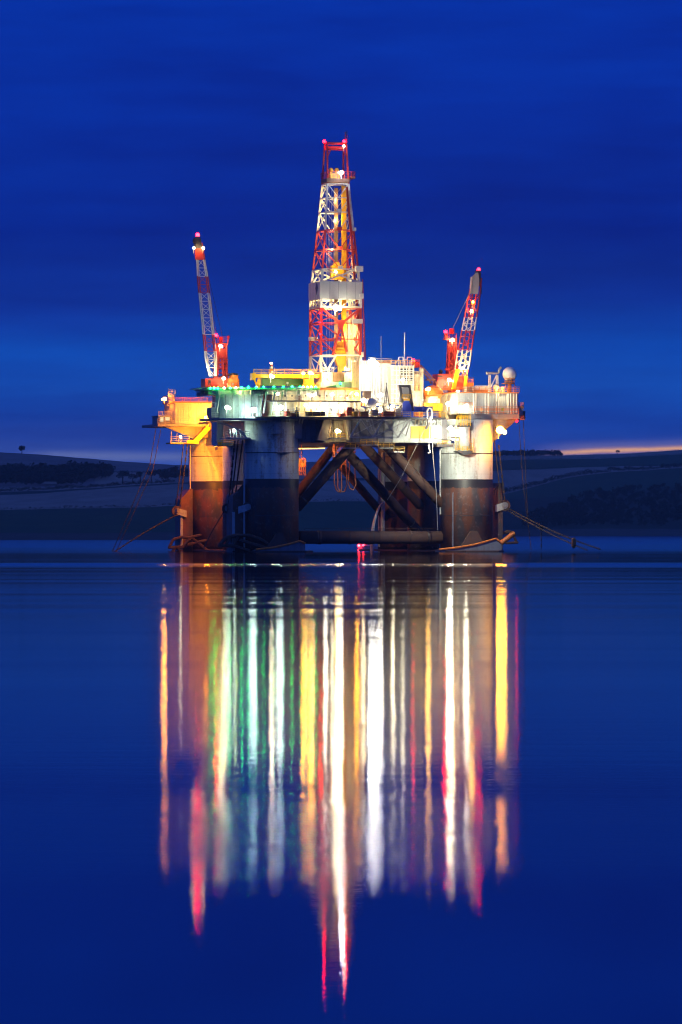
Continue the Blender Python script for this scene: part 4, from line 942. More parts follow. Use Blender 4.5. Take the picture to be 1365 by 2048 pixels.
cr = thing('pedestal_crane', 'red pedestal crane with yellow boom arms beside the radome house', 'crane', tuple(P(905, 780, 16)))
A, B = P(921, 752, 14), P(955, 556, 14)
m = MB(); m.truss(A, B, UX, VX - UX * .35, [(0, 2.2, 1.8), (.2, 2.3, 1.9), (.8, 1.9, 1.7), (1, 1.4, 1.2)], [(0, 1), (.06, 0), (.24, 1), (.44, 0), (.62, 1)], 15, .2, .1, True)
bo = part(m, 'boom', DM, cr)
m = MB()
for vv in (12.9, 15.0): m.pplate([(941, 588), (957, 588), (959, 560), (957, 545), (953, 545), (945, 553)], vv, .2)
m.pplate([(943, 588), (945, 588), (948, 553), (946, 553)], 12.9, 2.2); part(m, 'boom_head', CREAM, bo)
m = MB(); m.pplate([(953, 550), (963, 550), (961, 541), (955, 541)], 13, 2); m.pbox(957, 962, 550, 572, 13.4, 1); m.tube(P(963, 560, 13.6), P(963.5, 588, 13.6), .09, n=4); part(m, 'sheave_block', DARK, bo)
m = MB()
for vv in (12.4, 16): m.pplate([(904, 778), (912, 778), (921, 738), (913, 738)], vv, .5)
m.pplate([(928, 778), (933, 778), (935, 752), (930, 752)], 12.4, .5); part(m, 'heel_arm', YELLOW, cr, 'yellow boom foot arms')
m = MB(); m.truss(P(904, 760, 18), P(905, 676, 18), UX, VX, [(0, 2.3, 2.2), (1, 1.6, 1.6)], [(0, 0)], 7, .26, .18); m.pbox(899, 909, 712, 758, 18.6, .3); m.pbox(900, 908, 680, 712, 18.6, .3)
m.bar(P(913, 745, 16), P(908, 690, 17), .4); m.pplate([(891, 737), (902, 734), (902, 740), (891, 740)], 16.5, .8); part(m, 'mast', RED, cr)
m = MB(); m.pbox(892, 914, 677, 679, 16.6, 3); m.pbox(901, 909, 657, 668, 17.6, 1.2); m.pbox(890, 897, 668, 680, 17, 1); m.prail(892, 914, 677, 16.5, 1.2, step=.8); m.prail(897, 902, 701, 16.5, 1.2, step=.8); part(m, 'mast_platform', RED, cr)
m = MB(); m.pbox(876, 915, 748, 779, 15.5, 5); m.pbox(915, 936, 752, 779, 15.8, 5); m.pbox(902, 915, 779, 789, 16, 3); hs = part(m, 'machinery_house', RED, cr)
m = MB()
for y in (768, 771, 774): m.pbox(884, 902, y, y + .9, 15.35, .15)
part(m, 'louvre', BROWN, hs); m = MB(); m.pbox(876, 886, 751, 754.5, 15.3, .2); m.tube(P(881.5, 748, 17), P(881.5, 743, 17), .42, n=8); m.sphere(P(882, 743, 17), .5, 8, 6); part(m, 'exhaust', BLACK, hs)
m = MB(); m.pbox(933, 948, 765, 779, 15, 4); m.prail(930, 947, 765, 14.6, 1.1, step=.9); m.prail(930, 947, 772, 14.6, 1.0, step=.9); part(m, 'operator_platform', ORANGE, cr)
m = MB()
for d in (0, .35, .7): m.tube(P(905, 659, 17.4 + d), P(941, 584, 13.6 + d), .055, n=4)
part(m, 'luffing_rope', STEEL, cr)
m = MB(); c = P(898, 800, 12); m.cyl(c.x, c.y, ZD, PZ(898, 789, 12), 2.35, n=28); m.cyl(c.x, c.y, PZ(898, 792, 12), PZ(898, 789.5, 12), 2.7, n=28); part(m, 'pedestal', CREAM, cr, smooth=False)
m = MB(); a = P(880, 789, 9); m.rail(a, P(917, 789, 9), 1.3, step=.8); part(m, 'pedestal_railing', YELLOW, cr)

# yellow pipe gantry over the helideck side
gc = thing('gantry_crane', 'yellow gantry beam with railing running left from the derrick foot', 'gantry', tuple(P(570, 776, 26)))
m = MB(); m.pbox(507, 648, 748, 756, 24, 2.2); m.pbox(505, 512, 746, 760, 23.8, 2.6); part(m, 'beam', YELLOW, gc)
m = MB()
for a, b in (((508, 757), (517, 777)), ((518, 757), (513, 777)), ((519, 757), (519, 777)), ((613, 757), (613, 777)), ((622, 757), (622, 777)), ((604, 777), (613, 757)), ((632, 777), (622, 757))): m.bar(P(*a, 24.8), P(*b, 24.8), .42)
m.pbox(610, 628, 757, 777, 24.6, 1.6); part(m, 'leg', YELLOW, gc)
m = MB(); m.prail(507, 648, 748, 24.1, 1.15, r=.075); part(m, 'railing', YELLOW, gc)
m = MB(); m.pbox(524, 612, 757, 772, 27, 4); m.pplate([(524, 757), (612, 757), (606, 753), (530, 753)], 27.2, 3); solo(m, 'pipe_stack', GREEN, 'dark green covered pipe stack under the yellow gantry', 'pipe stack')
mt = thing('beacon_mast', 'short red and white beacon mast on the gantry', 'mast', tuple(P(543, 748, 25)))
m = MB(); c = P(543, 748, 25)
for i, y in enumerate((748, 743, 738, 733)): m.cur = i % 2; m.cyl(c.x, c.y, PZ(543, y, 25), PZ(543, y - 5, 25), .55 - .08 * i, n=10)
part(m, 'pole', DM, mt); m = MB(); m.ladder(c + Vector((.8, 0, 0)), c + Vector((.8, 0, 1.6)), VX); part(m, 'ladder', WHITE, mt)

# ------------------------------------------------------------------ process blocks right of the derrick
def grid_cabin(px0, px1, py0, py1, v, d, nx, ny, label, cat='cabin', gx=None):
    t = thing('plated_cabin', label, cat, tuple(P((px0 + px1) / 2, py1, v)))
    m = MB(); m.pbox(px0, px1, py0, py1, v + .12, d); part(m, 'wall', CREAM, t)
    fr = MB(); g0, g1 = gx or (px0, px1)
    for i in range(nx + 1): x = g0 + (g1 - g0) * i / nx; fr.pbox(x - .8, x + .8, py0, py1, v - .12, .3)
    for j in range(ny + 1): y = py0 + (py1 - py0) * j / ny; fr.pbox(px0, px1, y - .8, y + .8, v - .1, .24)
    part(fr, 'frame', WHITE, t); return t
grid_cabin(720, 743, 722, 781, 10, 8, 4, 4, 'tall cream cabin with a lattice of panels just right of the derrick')
big = thing('tank_block', 'tall white block dazzlingly lit by the brightest floodlight', 'deck house', tuple(P(763, 800, 10)))
m = MB(); m.pbox(743, 783, 727, 806, 11, 9); part(m, 'wall', WHITE, big)
m = MB()
for x in (747, 753, 760, 768, 776): m.tube(P(x, 806, 10.7), P(x, 735, 10.7), .25, n=8)
for y in (745, 762, 780): m.pbox(743, 783, y, y + 1.2, 10.6, .4)
part(m, 'pipe', WHITE, big); m = MB(); m.prail(743, 783, 727, 11, 1.2); m.pbox(742, 784, 726, 727.5, 10.8, 9.4); part(m, 'roof', CREAM, big)
for x, nm in ((759.5, 'left one of two stubby orange exhaust stacks on the white block'), (773.5, 'right one of two stubby orange exhaust stacks on the white block')):
    m = MB(); c = P(x, 735, 14); m.tube(P(x, 727, 14), P(x, 722, 14), .9, n=12); m.box(c.x - .75, c.x + .75, c.y - .7, c.y + .7, PZ(x, 727, 14), PZ(x, 720, 14)); solo(m, 'exhaust_stack', ORANGE, nm, 'exhaust stack', group='orange exhaust stacks')
gcab = grid_cabin(783, 829, 732, 806, 7, 9, 6, 8, 'square cream tower cabin with rows of panes and a mast on top', 'cabin', (787, 827))
m = MB()
for i in range(3):
    for j in range(3): m.pbox(799.5 + i * 9.6, 806.5 + i * 9.6, 737 + j * 9.3, 743.5 + j * 9.3, 7.0, .14)
part(m, 'window', GLASS, gcab)
m = MB(); m.pbox(782, 830, 731, 732.5, 6.7, 10); rf = part(m, 'roof', WHITE, gcab)
m = MB(); m.prail(782, 830, 731, 6.8, 1.2, step=1.1); part(m, 'railing', YELLOW, rf)
m = MB()
for a, b in ((798, 807), (815, 824)): m.path([P(a, 731, 9), P(a, 714.5, 9), P(b, 714.5, 9), P(b, 731, 9)], .14, 5)
m.tube(P(792, 726, 9), P(798, 718, 9), .12, n=5); m.tube(P(806, 718.5, 9), P(816, 718.5, 9), .1, n=5); m.tube(P(809.5, 731, 9.5), P(809.5, 665, 9.5), .13, n=6); part(m, 'antenna_frame', WHITE, rf)
m = MB(); m.tube(P(762.5, 727, 13), P(762.5, 672, 13), .09, n=5); solo(m, 'whip_antenna', STEEL, 'thin whip antenna rising from the white block', 'antenna')
m = MB(); m.pbox(829, 839, 724, 735, 9, 3); m.prail(826, 840, 733, 8.6, 1.3, step=.8); m.prail(826, 840, 726, 8.6, .8, step=.8); m.pbox(825, 840, 733, 735, 8.6, 4); solo(m, 'red_platform', RED, 'small red railed platform at the top right of the tower cabin', 'platform')
dt = thing('vent_duct', 'tall cream vent duct with a rounded top beside the tower cabin', 'duct', tuple(P(842, 806, 7)))
m = MB(); c = P(842.5, 800, 9); m.cyl(c.x, c.y, ZD, PZ(842.5, 739, 9), .56, n=16); m.sphere((c.x, c.y, PZ(842.5, 739, 9)), .56, 16, 8); m.pbox(830, 838, 742, 800, 9, 3); part(m, 'duct', CREAM, dt, smooth=False)
m = MB()
for y in (752, 770, 788): m.pbox(829, 848, y, y + 1, 7.6, .3)
part(m, 'band', STEEL, dt)
m = MB(); m.pbox(830, 847, 782, 818, 5, 4); m.tube(P(836, 800, 4.9), P(836, 800, 5), 1.1, n=14)
for y in (786, 794, 802, 810): m.pbox(829.5, 847.5, y, y + .8, 4.8, .3)
m.tube(P(842, 818, 4.6), P(842, 784, 4.6), .2, n=6); m.tube(P(833, 818, 4.6), P(833, 784, 4.6), .2, n=6); solo(m, 'pump_skid', CREAM, 'cream pump skid with pipes below the vent duct', 'pump skid')
af = thing('a_frame', 'dark leaning A-frame holding machinery over the deck edge', 'winch frame', tuple(P(812, 820, -3)))
m = MB(); m.pplate([(798, 770), (803, 770), (810, 818), (804, 818)], -3, 1.6); m.pplate([(818, 770), (821.5, 770), (829, 822), (823, 822)], -3, 1.6); m.pplate([(798, 769.5), (821.5, 769.5), (822.2, 774.5), (798.6, 774.5)], -3.1, 1.8); part(m, 'frame', DARK, af)
m = MB(); c = P(811, 784, -2); m.tube(c - VX * .8, c + VX * .8, 1.15, n=12); m.pbox(804, 818, 776, 780, -2.5, 2)
for i in range(9): m.tube(P(803 + i * 1.9, 777, -2.7), P(804 + i * 1.8, 794, -2.7), .12, n=5)
m.pbox(804, 819, 788, 795, -2.4, 2); part(m, 'winch', STEEL, af); m = MB(); m.pbox(806, 822, 797, 801, -2.8, 2); m.prail(805, 822, 797, -3, 1, step=.7); part(m, 'working_platform', YELLOW, af)
m = MB(); m.pplate([(806, 823), (806.5, 806), (810, 802), (818, 802), (823, 812), (824, 823)], -3.6, 2.6); solo(m, 'covered_reel', BLUE, 'big reel under a bright blue cover below the A-frame', 'reel')
m = MB(); 
for y in (824, 828, 832): m.tube(P(815, y, -9), P(826, y, -9), .12, n=5)
for x in (815, 820.5, 826): m.tube(P(x, 835, -9), P(x, 822, -9), .12, n=5)
solo(m, 'blue_barrier', lamp_mat((.2, .4, 1.0), .0) if False else BLUE, 'pale blue safety barrier at the deck edge by the covered reel', 'barrier')
m = MB(); m.pbox(849, 886, 806, 822, 4, 5); 
for x in range(850, 886, 4): m.pbox(x, x + 1.2, 806.5, 821.5, 3.85, .15)
solo(m, 'deck_container', YELLOW, 'long yellow ribbed container beside the right crane pedestal', 'container')
m = MB(); m.pbox(829, 866, 813, 823, -4, .25); 
for x in (832, 838, 845, 852, 859): m.pbox(x, x + 3.4, 815, 821, -4.08, .06)
for x in (830, 847, 865): m.tube(P(x, 834, -3.9), P(x, 812, -3.9), .1, n=5)
solo(m, 'banner', BLUE, 'blue banner with pale blotches along the deck rail right of the reel', 'banner')
fb = thing('flare_boom', 'slim purple-grey flare boom folded down between cabin and right crane', 'boom', tuple(P(868, 770, 14)))
m = MB(); m.truss(P(840, 730, 13), P(870, 768, 13), UX, VX, [(0, .5, .5), (1, 1.6, .9)], [(0, 0)], 9, .09, .05); m.pbox(855, 872, 758, 761, 12.6, 2); part(m, 'lattice', BROWN, fb)
m = MB(); c = P(866, 786, 10); m.sphere(c, 1.9, 16, 10, (1.3, 1, 1)); m.pbox(852, 872, 792, 806, 8, 5); m.bar(P(876, 765, 9), P(868, 800, 9), .3); m.bar(P(868, 800, 9), P(880, 800, 9), .3); m.prail(862, 876, 786, 8, 1.1, step=.8); m.cyl(P(880, 795, 9).x, 9, ZD, PZ(880, 790, 9), .35, n=10); m.pbox(872, 888, 788, 790, 8, 3)
solo(m, 'burner_unit', ORANGE, 'orange burner unit crowded between the folded boom and red crane', 'burner')
m = MB(); m.pbox(858, 880, 797, 806, 3, 5); m.pbox(861, 876, 793, 797, 3.6, 4); solo(m, 'cooler_unit', CREAM, 'cream cooler unit with a stepped lid on the yellow container', 'cooler')

# small gear along the front deck edge
def crate(px0, px1, py0, py1, v, d, mat, label, cat='crate', ribs=4, name='deck_crate'):
    m = MB(); m.pbox(px0, px1, py0, py1, v, d)
    for i in range(ribs): x = px0 + (px1 - px0) * (i + .5) / ribs; m.pbox(x - .3, x + .3, py0 + .6, py1 - .4, v - .12, .12)
    m.pbox(px0 - .3, px1 + .3, py0 - .6, py0, v - .15, d + .3); return solo(m, name, mat, label, cat, group='gear stowed along the front deck edge')
crate(573, 581, 823, 832, -7.5, 2, RED, 'bright red cabinet on the deck edge right of the white-lit corner')
crate(583.5, 590, 826, 833, -7.5, 2, RED, 'dark red low box between the red cabinet and the air bottle')
crate(694, 705, 815, 831, -7, 3, RED, 'tall dark red winch box on the deck below the brightest wall')
crate(681, 692, 828, 833, -8, 2, RED, 'flat red box at the foot of the tall red winch box')
crate(724, 745, 806, 812, -4, 4, ORANGE, 'long orange box sitting above the white drum')
crate(708, 716, 824, 833, -9, 2, YELLOW, 'yellow gridded crate at the left end of the front rail')
crate(768, 790, 823, 833, -10, 2, RED, 'red-orange slatted crate behind the rail under the A-frame')
crate(745, 757, 820, 832, -9.5, 2, CREAM, 'cream pump cabinet behind the rail below the white block')
crate(792, 803, 818, 833, -9, 2, CREAM, 'cream machine box with a round gauge left of the covered reel')
crate(832, 846, 825, 833, -8, 2, RED, 'red low skid under the blue banner')
crate(722, 737, 824, 833, -9.5, 2, ORANGE, 'small orange skid between yellow crate and cream cabinet')
crate(758, 766, 815, 826, -6, 2, WHITE, 'white switch cabinet standing behind the front rail gear')
for x, y, r_, mt_, lb in ((742, 806, 1.15, WHITE, 'white drum lying in front of the brightly lit block'), (594, 824, .55, BLACK, 'black upright air bottle beside the dark red box')):
    m = MB(); c = P(x, y, -6)
    if r_ > 1: m.tube(c - VX * 1.2, c + VX * 1.2, r_, n=18); m.tube(c - VX * 1.4, c - VX * 1.2, r_ * .5, n=12)
    else: m.cyl(c.x, c.y, ZD, c.z, r_, n=12); m.sphere(c, r_, 12, 6); m.path([c + Vector((0, 0, .5)), c + Vector((0, 0, 1.2))], .2)
    solo(m, 'storage_drum' if r_ > 1 else 'air_bottle', mt_, lb, 'drum' if r_ > 1 else 'gas bottle')
tm = thing('tripod_mast', 'thin lattice tripod mast standing before the white-lit block', 'mast', tuple(P(773, 834, -6)))
m = MB(); tp = P(773.5, 772, -6)
for x, vv in ((766, -8), (781, -8), (774, -3)):
    m.tube(P(x, 826, vv), tp, .1, n=5)
for t in (.25, .45, .62, .78): m.path([P(766, 826, -8).lerp(tp, t), P(781, 826, -8).lerp(tp, t), P(774, 826, -3).lerp(tp, t), P(766, 826, -8).lerp(tp, t)], .06, 4)
m.tube(tp, tp + UP * .8, .1, n=5); part(m, 'lattice', DARK, tm)
m = MB()
rr = random.Random(11)
pm = thing('pipe_manifold', 'tangle of cream valves and pipes along the bright deck front', 'pipework', tuple(P(760, 833, -3)))
for i in range(26):
    x = 712 + rr.random() * 90; y = 806 + rr.random() * 18; vv = -3.5 + rr.random() * 3; a = P(x, y, vv); m.path([a, a + Vector((rr.uniform(-2.5, 2.5), 0, 0)), a + Vector((rr.uniform(-2, 2), 0, -1.4 - rr.random()))], .1 + .16 * rr.random(), 6)
part(m, 'pipe', CREAM, pm); m = MB()
for i in range(18):
    x = 712 + rr.random() * 92; a = P(x, 812 + rr.random() * 16, -4.2); m.tube(a - VX * .2, a + VX * .2, .35 + .4 * rr.random(), n=12); m.box(a.x - .4, a.x + .3, a.y, a.y + .5, a.z - 1.2, a.z)
part(m, 'valve', STEEL, pm); m = MB(); m.pbox(708, 806, 829, 833, -4, 4); part(m, 'skid', BROWN, pm)
m = MB()
for x, y in ((838, 774), (848, 772), (930, 774), (938, 770)): pass
hr = thing('hose_reel_hook', 'looped white hose over a hook at the deck edge near the yellow panel', 'hose', tuple(P(860, 836, -9)))
m = MB(); m.path([P(856, 838, -9.2), P(855, 822, -9.2), P(858, 816, -9.2), P(863, 817, -9.2), P(865, 826, -9.2), P(864, 838, -9.2)], .2, 6); m.path([P(861, 838, -9.2), P(865, 845, -9.2), P(870, 841, -9.2)], .15, 6); part(m, 'hose', WHITE, hr)
m = MB(); m.path([P(858, 834, -9.3), P(857, 850, -9.3), P(852, 858, -9.3)], .3, 6); part(m, 'hook', DARK, hr)

# ------------------------------------------------------------------ wires, chains, hoses
def cable(pts, r, label, name='mooring_wire', cat='cable', mat=None, chain=False, grp=None):
    m = MB(); q = [P(*p) for p in pts]
    m.chain(q, r) if chain else m.path(q, r, 5)
    return solo(m, name, mat or CABLE, label, cat, group=grp)
def sag(a, b, k, n=8):
    return [(a[0] + (b[0] - a[0]) * t, a[1] + (b[1] - a[1]) * t + k * 4 * t * (1 - t), a[2] + (b[2] - a[2]) * t) for t in [i / n for i in range(n + 1)]]
GW = 'wires hanging from the wings to the water'
cable([(313, 855, 56), (300, 930, 54), (224, 1106, 52)], .10, 'outer of two thin wires from the left wing tip to the water', grp=GW)
cable([(322, 860, 58), (306, 940, 55), (232, 1105, 52)], .09, 'inner of two thin wires from the left wing tip to the water', grp=GW)
cable([(368, 886, 55), (353, 1012, 58)], .13, 'straight dark wire beside the chain above the leftmost sheave', grp='anchor wires at the fairleads')
cable([(376, 886, 55), (359, 1018, 58)], .22, 'hanging chain dropping to the leftmost sheave', 'anchor_chain', 'chain', chain=True, grp='anchor chains')
cable([(470, 882, -4), (458, 1008, 4)], .24, 'chain dropping in front of the ribbed left leg', 'anchor_chain', 'chain', chain=True, grp='anchor chains')
cable([(486, 880, -4), (470, 1000, 0)], .2, 'dark wire nearest the left edge of the fat blue-lit column', grp='anchor wires at the fairleads')
cable([(477, 880, -3), (463, 1004, 2)], .18, 'dark wire between two chains beside the fat blue-lit column', grp='anchor wires at the fairleads')
cable([(989, 880, -1), (1003, 1003, -1)], .13, 'dark wire falling from the big orange lamp to the right sheave', grp='anchor wires at the fairleads')
cable([(998, 890, -1), (1010, 1001, -1)], .22, 'chain falling beneath the big orange lamp to the right sheave', 'anchor_chain', 'chain', chain=True, grp='anchor chains')
cable([(1038, 840, 2), (1046, 960, 2), (1063, 1100, 2)], .08, 'slimmer left one of two long wires under the escape tower', grp=GW)
cable([(1047, 838, 2), (1053, 980, 2), (1058, 1060, 2)], .08, 'right one of two long wires under the escape tower', grp=GW)
cable(sag((350, 1032, 59), (226, 1106, 40), -3), .2, 'heavy anchor chain running out left from the leftmost sheave', 'anchor_chain', 'chain', chain=True, grp='anchor chains')
cable(sag((1016, 1016, -1), (1202, 1099, -60), 6), .2, 'upper heavy anchor chain running out right from the right sheave', 'anchor_chain', 'chain', chain=True, grp='anchor chains')
cable(sag((1014, 1020, -1), (1176, 1101, -55), 4), .18, 'lower heavy anchor chain beneath the upper one out to the right', 'anchor_chain', 'chain', chain=True, grp='anchor chains')
cable([(448, 1024, 5), (425, 1062, 3), (407, 1098, 1)], .14, 'wire slanting down left between the two left column feet', grp='anchor wires at the fairleads')
for px, y0, y1, r_, lb in ((1083, 1053, 1100, .16, 'pendant rope with a loop hanging from the right anchor chains'), (1147, 1078, 1098, .14, 'short pendant rope near the seaward end of the right anchor chains')):
    vv = -22 if px < 1100 else -46; m = MB(); a = P(px, y0, vv); m.chain([a, P(px, y1, vv)], r_)
    if px < 1100: m.path([P(px, y0 + 8, vv), P(px - 3, y0 + 3, vv), P(px - 2, y0 - 1, vv), P(px + 2, y0 - 1, vv), P(px + 3, y0 + 3, vv), P(px, y0 + 8, vv)], .14)
    solo(m, 'pendant_rope', CABLE, lb, 'rope')
m = MB(); c = P(1148, 1084, -46); m.tube(c - UP * .9, c + UP * .5, .55, n=10); m.sphere(c + UP * .5, .55, 10, 6); m.sphere(c - UP * .9, .55, 10, 6); solo(m, 'mooring_buoy', ORANGE, 'small orange buoy clamped to the right anchor chains', 'buoy')
m = MB(); a = P(861, 832, -9.5); m.tube(a, P(858.5, 890, -9.5), .07, n=4); c = P(858.5, 898, -9.5); m.tube(P(858.5, 890, -9.5), c, .25, n=6); m.path([c, c + Vector((.35, 0, -.4)), c + Vector((.2, 0, -.9)), c + Vector((-.3, 0, -.9))], .12); solo(m, 'crane_hook', WHITE, 'small white hook on a wire below the yellow panel', 'hook')
cable([(863, 838, -9.5), (867, 920, -9), (873, 985, -8), (876, 1060, -7)], .1, 'long pale wire hanging past the hook towards the water', mat=STEEL, name='lifting_wire')
cable([(854, 850, -9), (800, 960, -6), (775, 1000, -2)], .07, 'thin slack wire slanting from the deck edge down left across the braces', mat=STEEL, name='lifting_wire')
for lb, pts in (('leftmost long orange hose loop below the deck centre', [(669, 905), (669, 965), (673, 980), (680, 985), (684, 978), (683, 905)]), ('middle orange hose loop below the deck centre', [(676, 905), (676, 975), (681, 984), (690, 983), (694, 970), (692, 905)]),
                ('rightmost orange hose loop hanging in a wide bight below the deck', [(700, 925), (697, 965), (700, 976), (707, 980), (712, 970), (708, 900)])):
    m = MB(); m.path([P(x, y, 18) for x, y in pts], .14, 6); solo(m, 'hose', HOSE, lb, 'hose', group='orange hoses hanging below the deck')
bop = thing('hose_stand', 'orange-lit pipe stand hanging beneath the deck behind the hoses', 'pipe stand', tuple(P(675, 890, 20)))
m = MB(); m.path([P(668, 888, 19), P(668, 925, 19)], .3); m.path([P(706, 888, 19), P(706, 925, 19)], .25); m.pbox(666, 712, 903, 906, 19, 2); m.pbox(683, 692, 922, 930, 18, 1.4); m.pbox(699, 708, 921, 926, 18, 1.4); part(m, 'frame', HOSE, bop); m = MB(); m.prail(666, 712, 903, 18.9, 1.3, step=.9); part(m, 'railing', HOSE, bop)
wp = thing('work_basket', 'orange-lit work basket hanging behind the fat near column', 'work basket', tuple(P(606, 950, 30)))
m = MB(); m.pbox(598, 613, 930, 934, 30, 3)
for x in (599, 603, 607, 611): m.tube(P(x, 950, 30), P(x, 915, 30), .14, n=5)
for y in (922, 942, 950): m.tube(P(598, y, 30), P(613, y, 30), .12, n=5)
part(m, 'frame', ORANGE, wp); m = MB(); m.tube(P(603, 915, 30.5), P(603, 886, 30.5), .1, n=5); m.pplate([(602, 918), (613, 922), (610, 930), (600, 930)], 30.6, 1); part(m, 'hanger', ORANGE, wp)
m = MB(); q = [P(x, y, 56) for x, y in ((768, 1003), (760, 1012), (755, 1023), (750.5, 1037), (747.5, 1050), (745.5, 1066), (744.5, 1102))]
for i, (a, b) in enumerate(zip(q, q[1:])): m.tube(a, b, .22 + .05 * i, .22 + .05 * (i + 1), n=8, cap=False)
JET, t_, b_, co_ = mat_new('falling_water'); b_.inputs['Base Color'].default_value = (.62, .72, .85, 1); b_.inputs['Roughness'].default_value = .25
solo(m, 'water_jet', JET, 'pale arc of discharged water falling beside the dark far leg', 'water jet', smooth=True)

# small workboat beyond the rig
def boat():
    Yb = 1440; a, b = W(715, 1098, Yb), W(766, 1098, Yb); L = b.x - a.x; cxx = (a.x + b.x) / 2
    t = thing('workboat', 'small workboat with red lamps lying behind the horizontal brace', 'boat', (cxx, Yb, 0), rig=False)
    m = MB(); n = 10; top = []; bot = []
    for i in range(n + 1):
        s = i / n; x = -L / 2 + L * s; wd = 1.5 * (1 - max(0, (.35 - s) / .35) ** 2); top.append((x - (.3 if i == 0 else 0), wd, .75 + .35 * (1 - s) ** 2)); bot.append((x * .9, wd * .7, -.3))
    vs = []
    for (x, wd, z), (x2, w2, z2) in zip(top, bot): vs += [(cxx + x, Yb - wd, z), (cxx + x, Yb + wd, z), (cxx + x2, Yb - w2, z2), (cxx + x2, Yb + w2, z2)]
    fs = []
    for i in range(n):
        o = i * 4; p = o + 4; fs += [(o, p, p + 2, o + 2), (o + 1, o + 3, p + 3, p + 1), (o, o + 1, p + 1, p)]
    fs += [(0, 2, 3, 1), (n * 4, n * 4 + 1, n * 4 + 3, n * 4 + 2)]; m.add(vs, fs); part(m, 'hull', WHITE, t)
    m = MB(); m.box(cxx - 1.6, cxx + 1.2, Yb - .9, Yb + .9, .8, 1.9); cb_ = part(m, 'cabin', WHITE, t); m = MB(); m.box(cxx - 1.4, cxx + 1.0, Yb - .93, Yb - .9, 1.2, 1.7); part(m, 'window', GLASS, cb_)
    m = MB(); m.rail((cxx + 1.3, Yb - 1.3, .8), (cxx + L / 2, Yb - 1.2, .75), .7, step=.7, r=.05); m.rail((cxx - L / 2, Yb - .4, 1.1), (cxx - 1.7, Yb - 1.3, .85), .6, step=.7, r=.05); part(m, 'railing', STEEL, t)
    m = MB(); 
    for px in (718, 727): c = W(px, 1091, Yb - 1); m.sphere(c, .3, 8, 6)
    m2 = MB(); 
    for px in (718, 727): c = W(px, 1091, Yb - 1); m2.tube((c.x, c.y, .8), (c.x, c.y, c.z - .25), .06, n=5)
    part(m, 'navigation_lamp', lamp_mat((1, .02, .03), 60), t); part(m2, 'lamp_post', STEEL, t)
boat()

# ------------------------------------------------------------------ lamps
lamp(330, 798, 63, cS, 270, .5, 'orange floodlight on the lattice tower at the leftmost tip of the rig')
lamp(416, 834, 57.5, (1, .28, .01), 520, .55, 'orange floodlight low against the left wing deck house')
hooded(419, 852, 46, (1, .26, .008), 2300, .35, 'orange floodlight on an arm beside the warm lit rear left column', arm=55)
lamp(455, 815, -3.5, (.68, 1, .66), 110, 0.6, 'greenish white floodlight on the left side of the round drum house')
lamp(508, 820, -3.8, cC, 190, 0.75, 'cold white floodlight at the right edge of the round drum house')
lamp(562, 815, -5.8, cC, 190, 0.7, 'cold white floodlight on the lower deck house wall left of the red cabinet')
lamp(543, 752, 22, (1, .95, .62), 130, .55, 'yellowish white floodlight under the short red and white mast')
lamp(607, 747, 22, cS, 220, .4, 'smaller dimmer orange floodlight on the yellow gantry beside the brighter one')
lamp(621, 746, 21.5, (1, .32, .015), 330, .55, 'brighter orange floodlight on the gantry at the left foot of the derrick')
lamp(745, 725, 4, (1, .97, .86), 700, 1.1, 'largest brilliant white floodlight above the white block right of the derrick')
lamp(673, 616, 22.5, (1, .90, .62), 330, 0.9, 'bright white floodlight on the derrick just below the pale wind wall')
lamp(672, 544, 25, (1, .62, .15), 90, .42, 'yellow floodlight inside the derrick above the pale wind wall')
lamp(684, 345, 25.2, (.95, .97, 1), 150, .5, 'white floodlight at the crown platform of the derrick')
lamp(688, 292, 27.0, cW, 25, .3, 'small white lamp right under the derrick top beam')
lamp(675, 862, -6.8, (1, .70, .22), 230, .6, 'yellow floodlight on the small railed walkway under the deck front')
lamp(897, 808, 5.6, (1, .88, .55), 320, .6, 'warm white floodlight in front of the right crane pedestal')
hooded(906, 884, -24, (1, .96, .72), 2700, .5, 'added white fill lamp on an arm washing the pale column on the right', arm=-6.2, flap=True)  # added well clear of the rig to light the whole column evenly
lamp(934, 812, -3, (1, .92, .66), 220, .5, 'white floodlight at the left end of the radome deck house')
lamp(916, 783, 3, cW, 40, .4, 'small white floodlight at the foot of the right crane by the lifeboat')
lamp(899, 760, 13.5, (1, .80, .42), 140, .5, 'warm floodlight on the red machinery house of the right crane')
lamp(1001, 860, -7, (1, .36, .02), 1000, 1.1, 'biggest orange floodlight alone below the right wing deck')
lamp(448, 757, 35.5, (1, .82, .45), 90, .4, 'warm floodlight low on the red left crane')
lamp(441, 692, 39, (1, .80, .40), 80, .42, 'yellow floodlight on the left crane mast below its platform')
lamp(906, 680, 15.5, (1, .84, .42), 110, .48, 'yellow floodlight on the right crane mast below the red beacon')
lamp(388, 496, 36, (1, .62, .22), 50, .32, 'left one of two orange lamps on the left crane boom head')
lamp(407, 496, 36, (1, .62, .22), 50, .32, 'right one of two orange lamps on the left crane boom head')
lamp(946, 604, 13.9, cS, 110, .35, 'upper orange lamp shining inside the lattice boom of the right crane')
lamp(943, 622, 14.1, (1, .6, .16), 90, .35, 'lower orange lamp shining inside the lattice boom of the right crane')
lamp(470, 858, -2.2, (.75, 1, .80), 90, .4, 'greenish white floodlight under the arched cover of the winch balcony')
lamp(362, 874, 56, (.80, 1, .62), 40, .32, 'pale green lamp on the low balcony under the left wing')
hooded(487, 782.5, -1.5, (1, .80, .28), 60, .3, 'yellow lamp under the helideck edge above the round drum house')
lamp(626, 790, -1.2, (1, .84, .48), 110, .45, 'white floodlight on the upper deck house storey below the gantry')
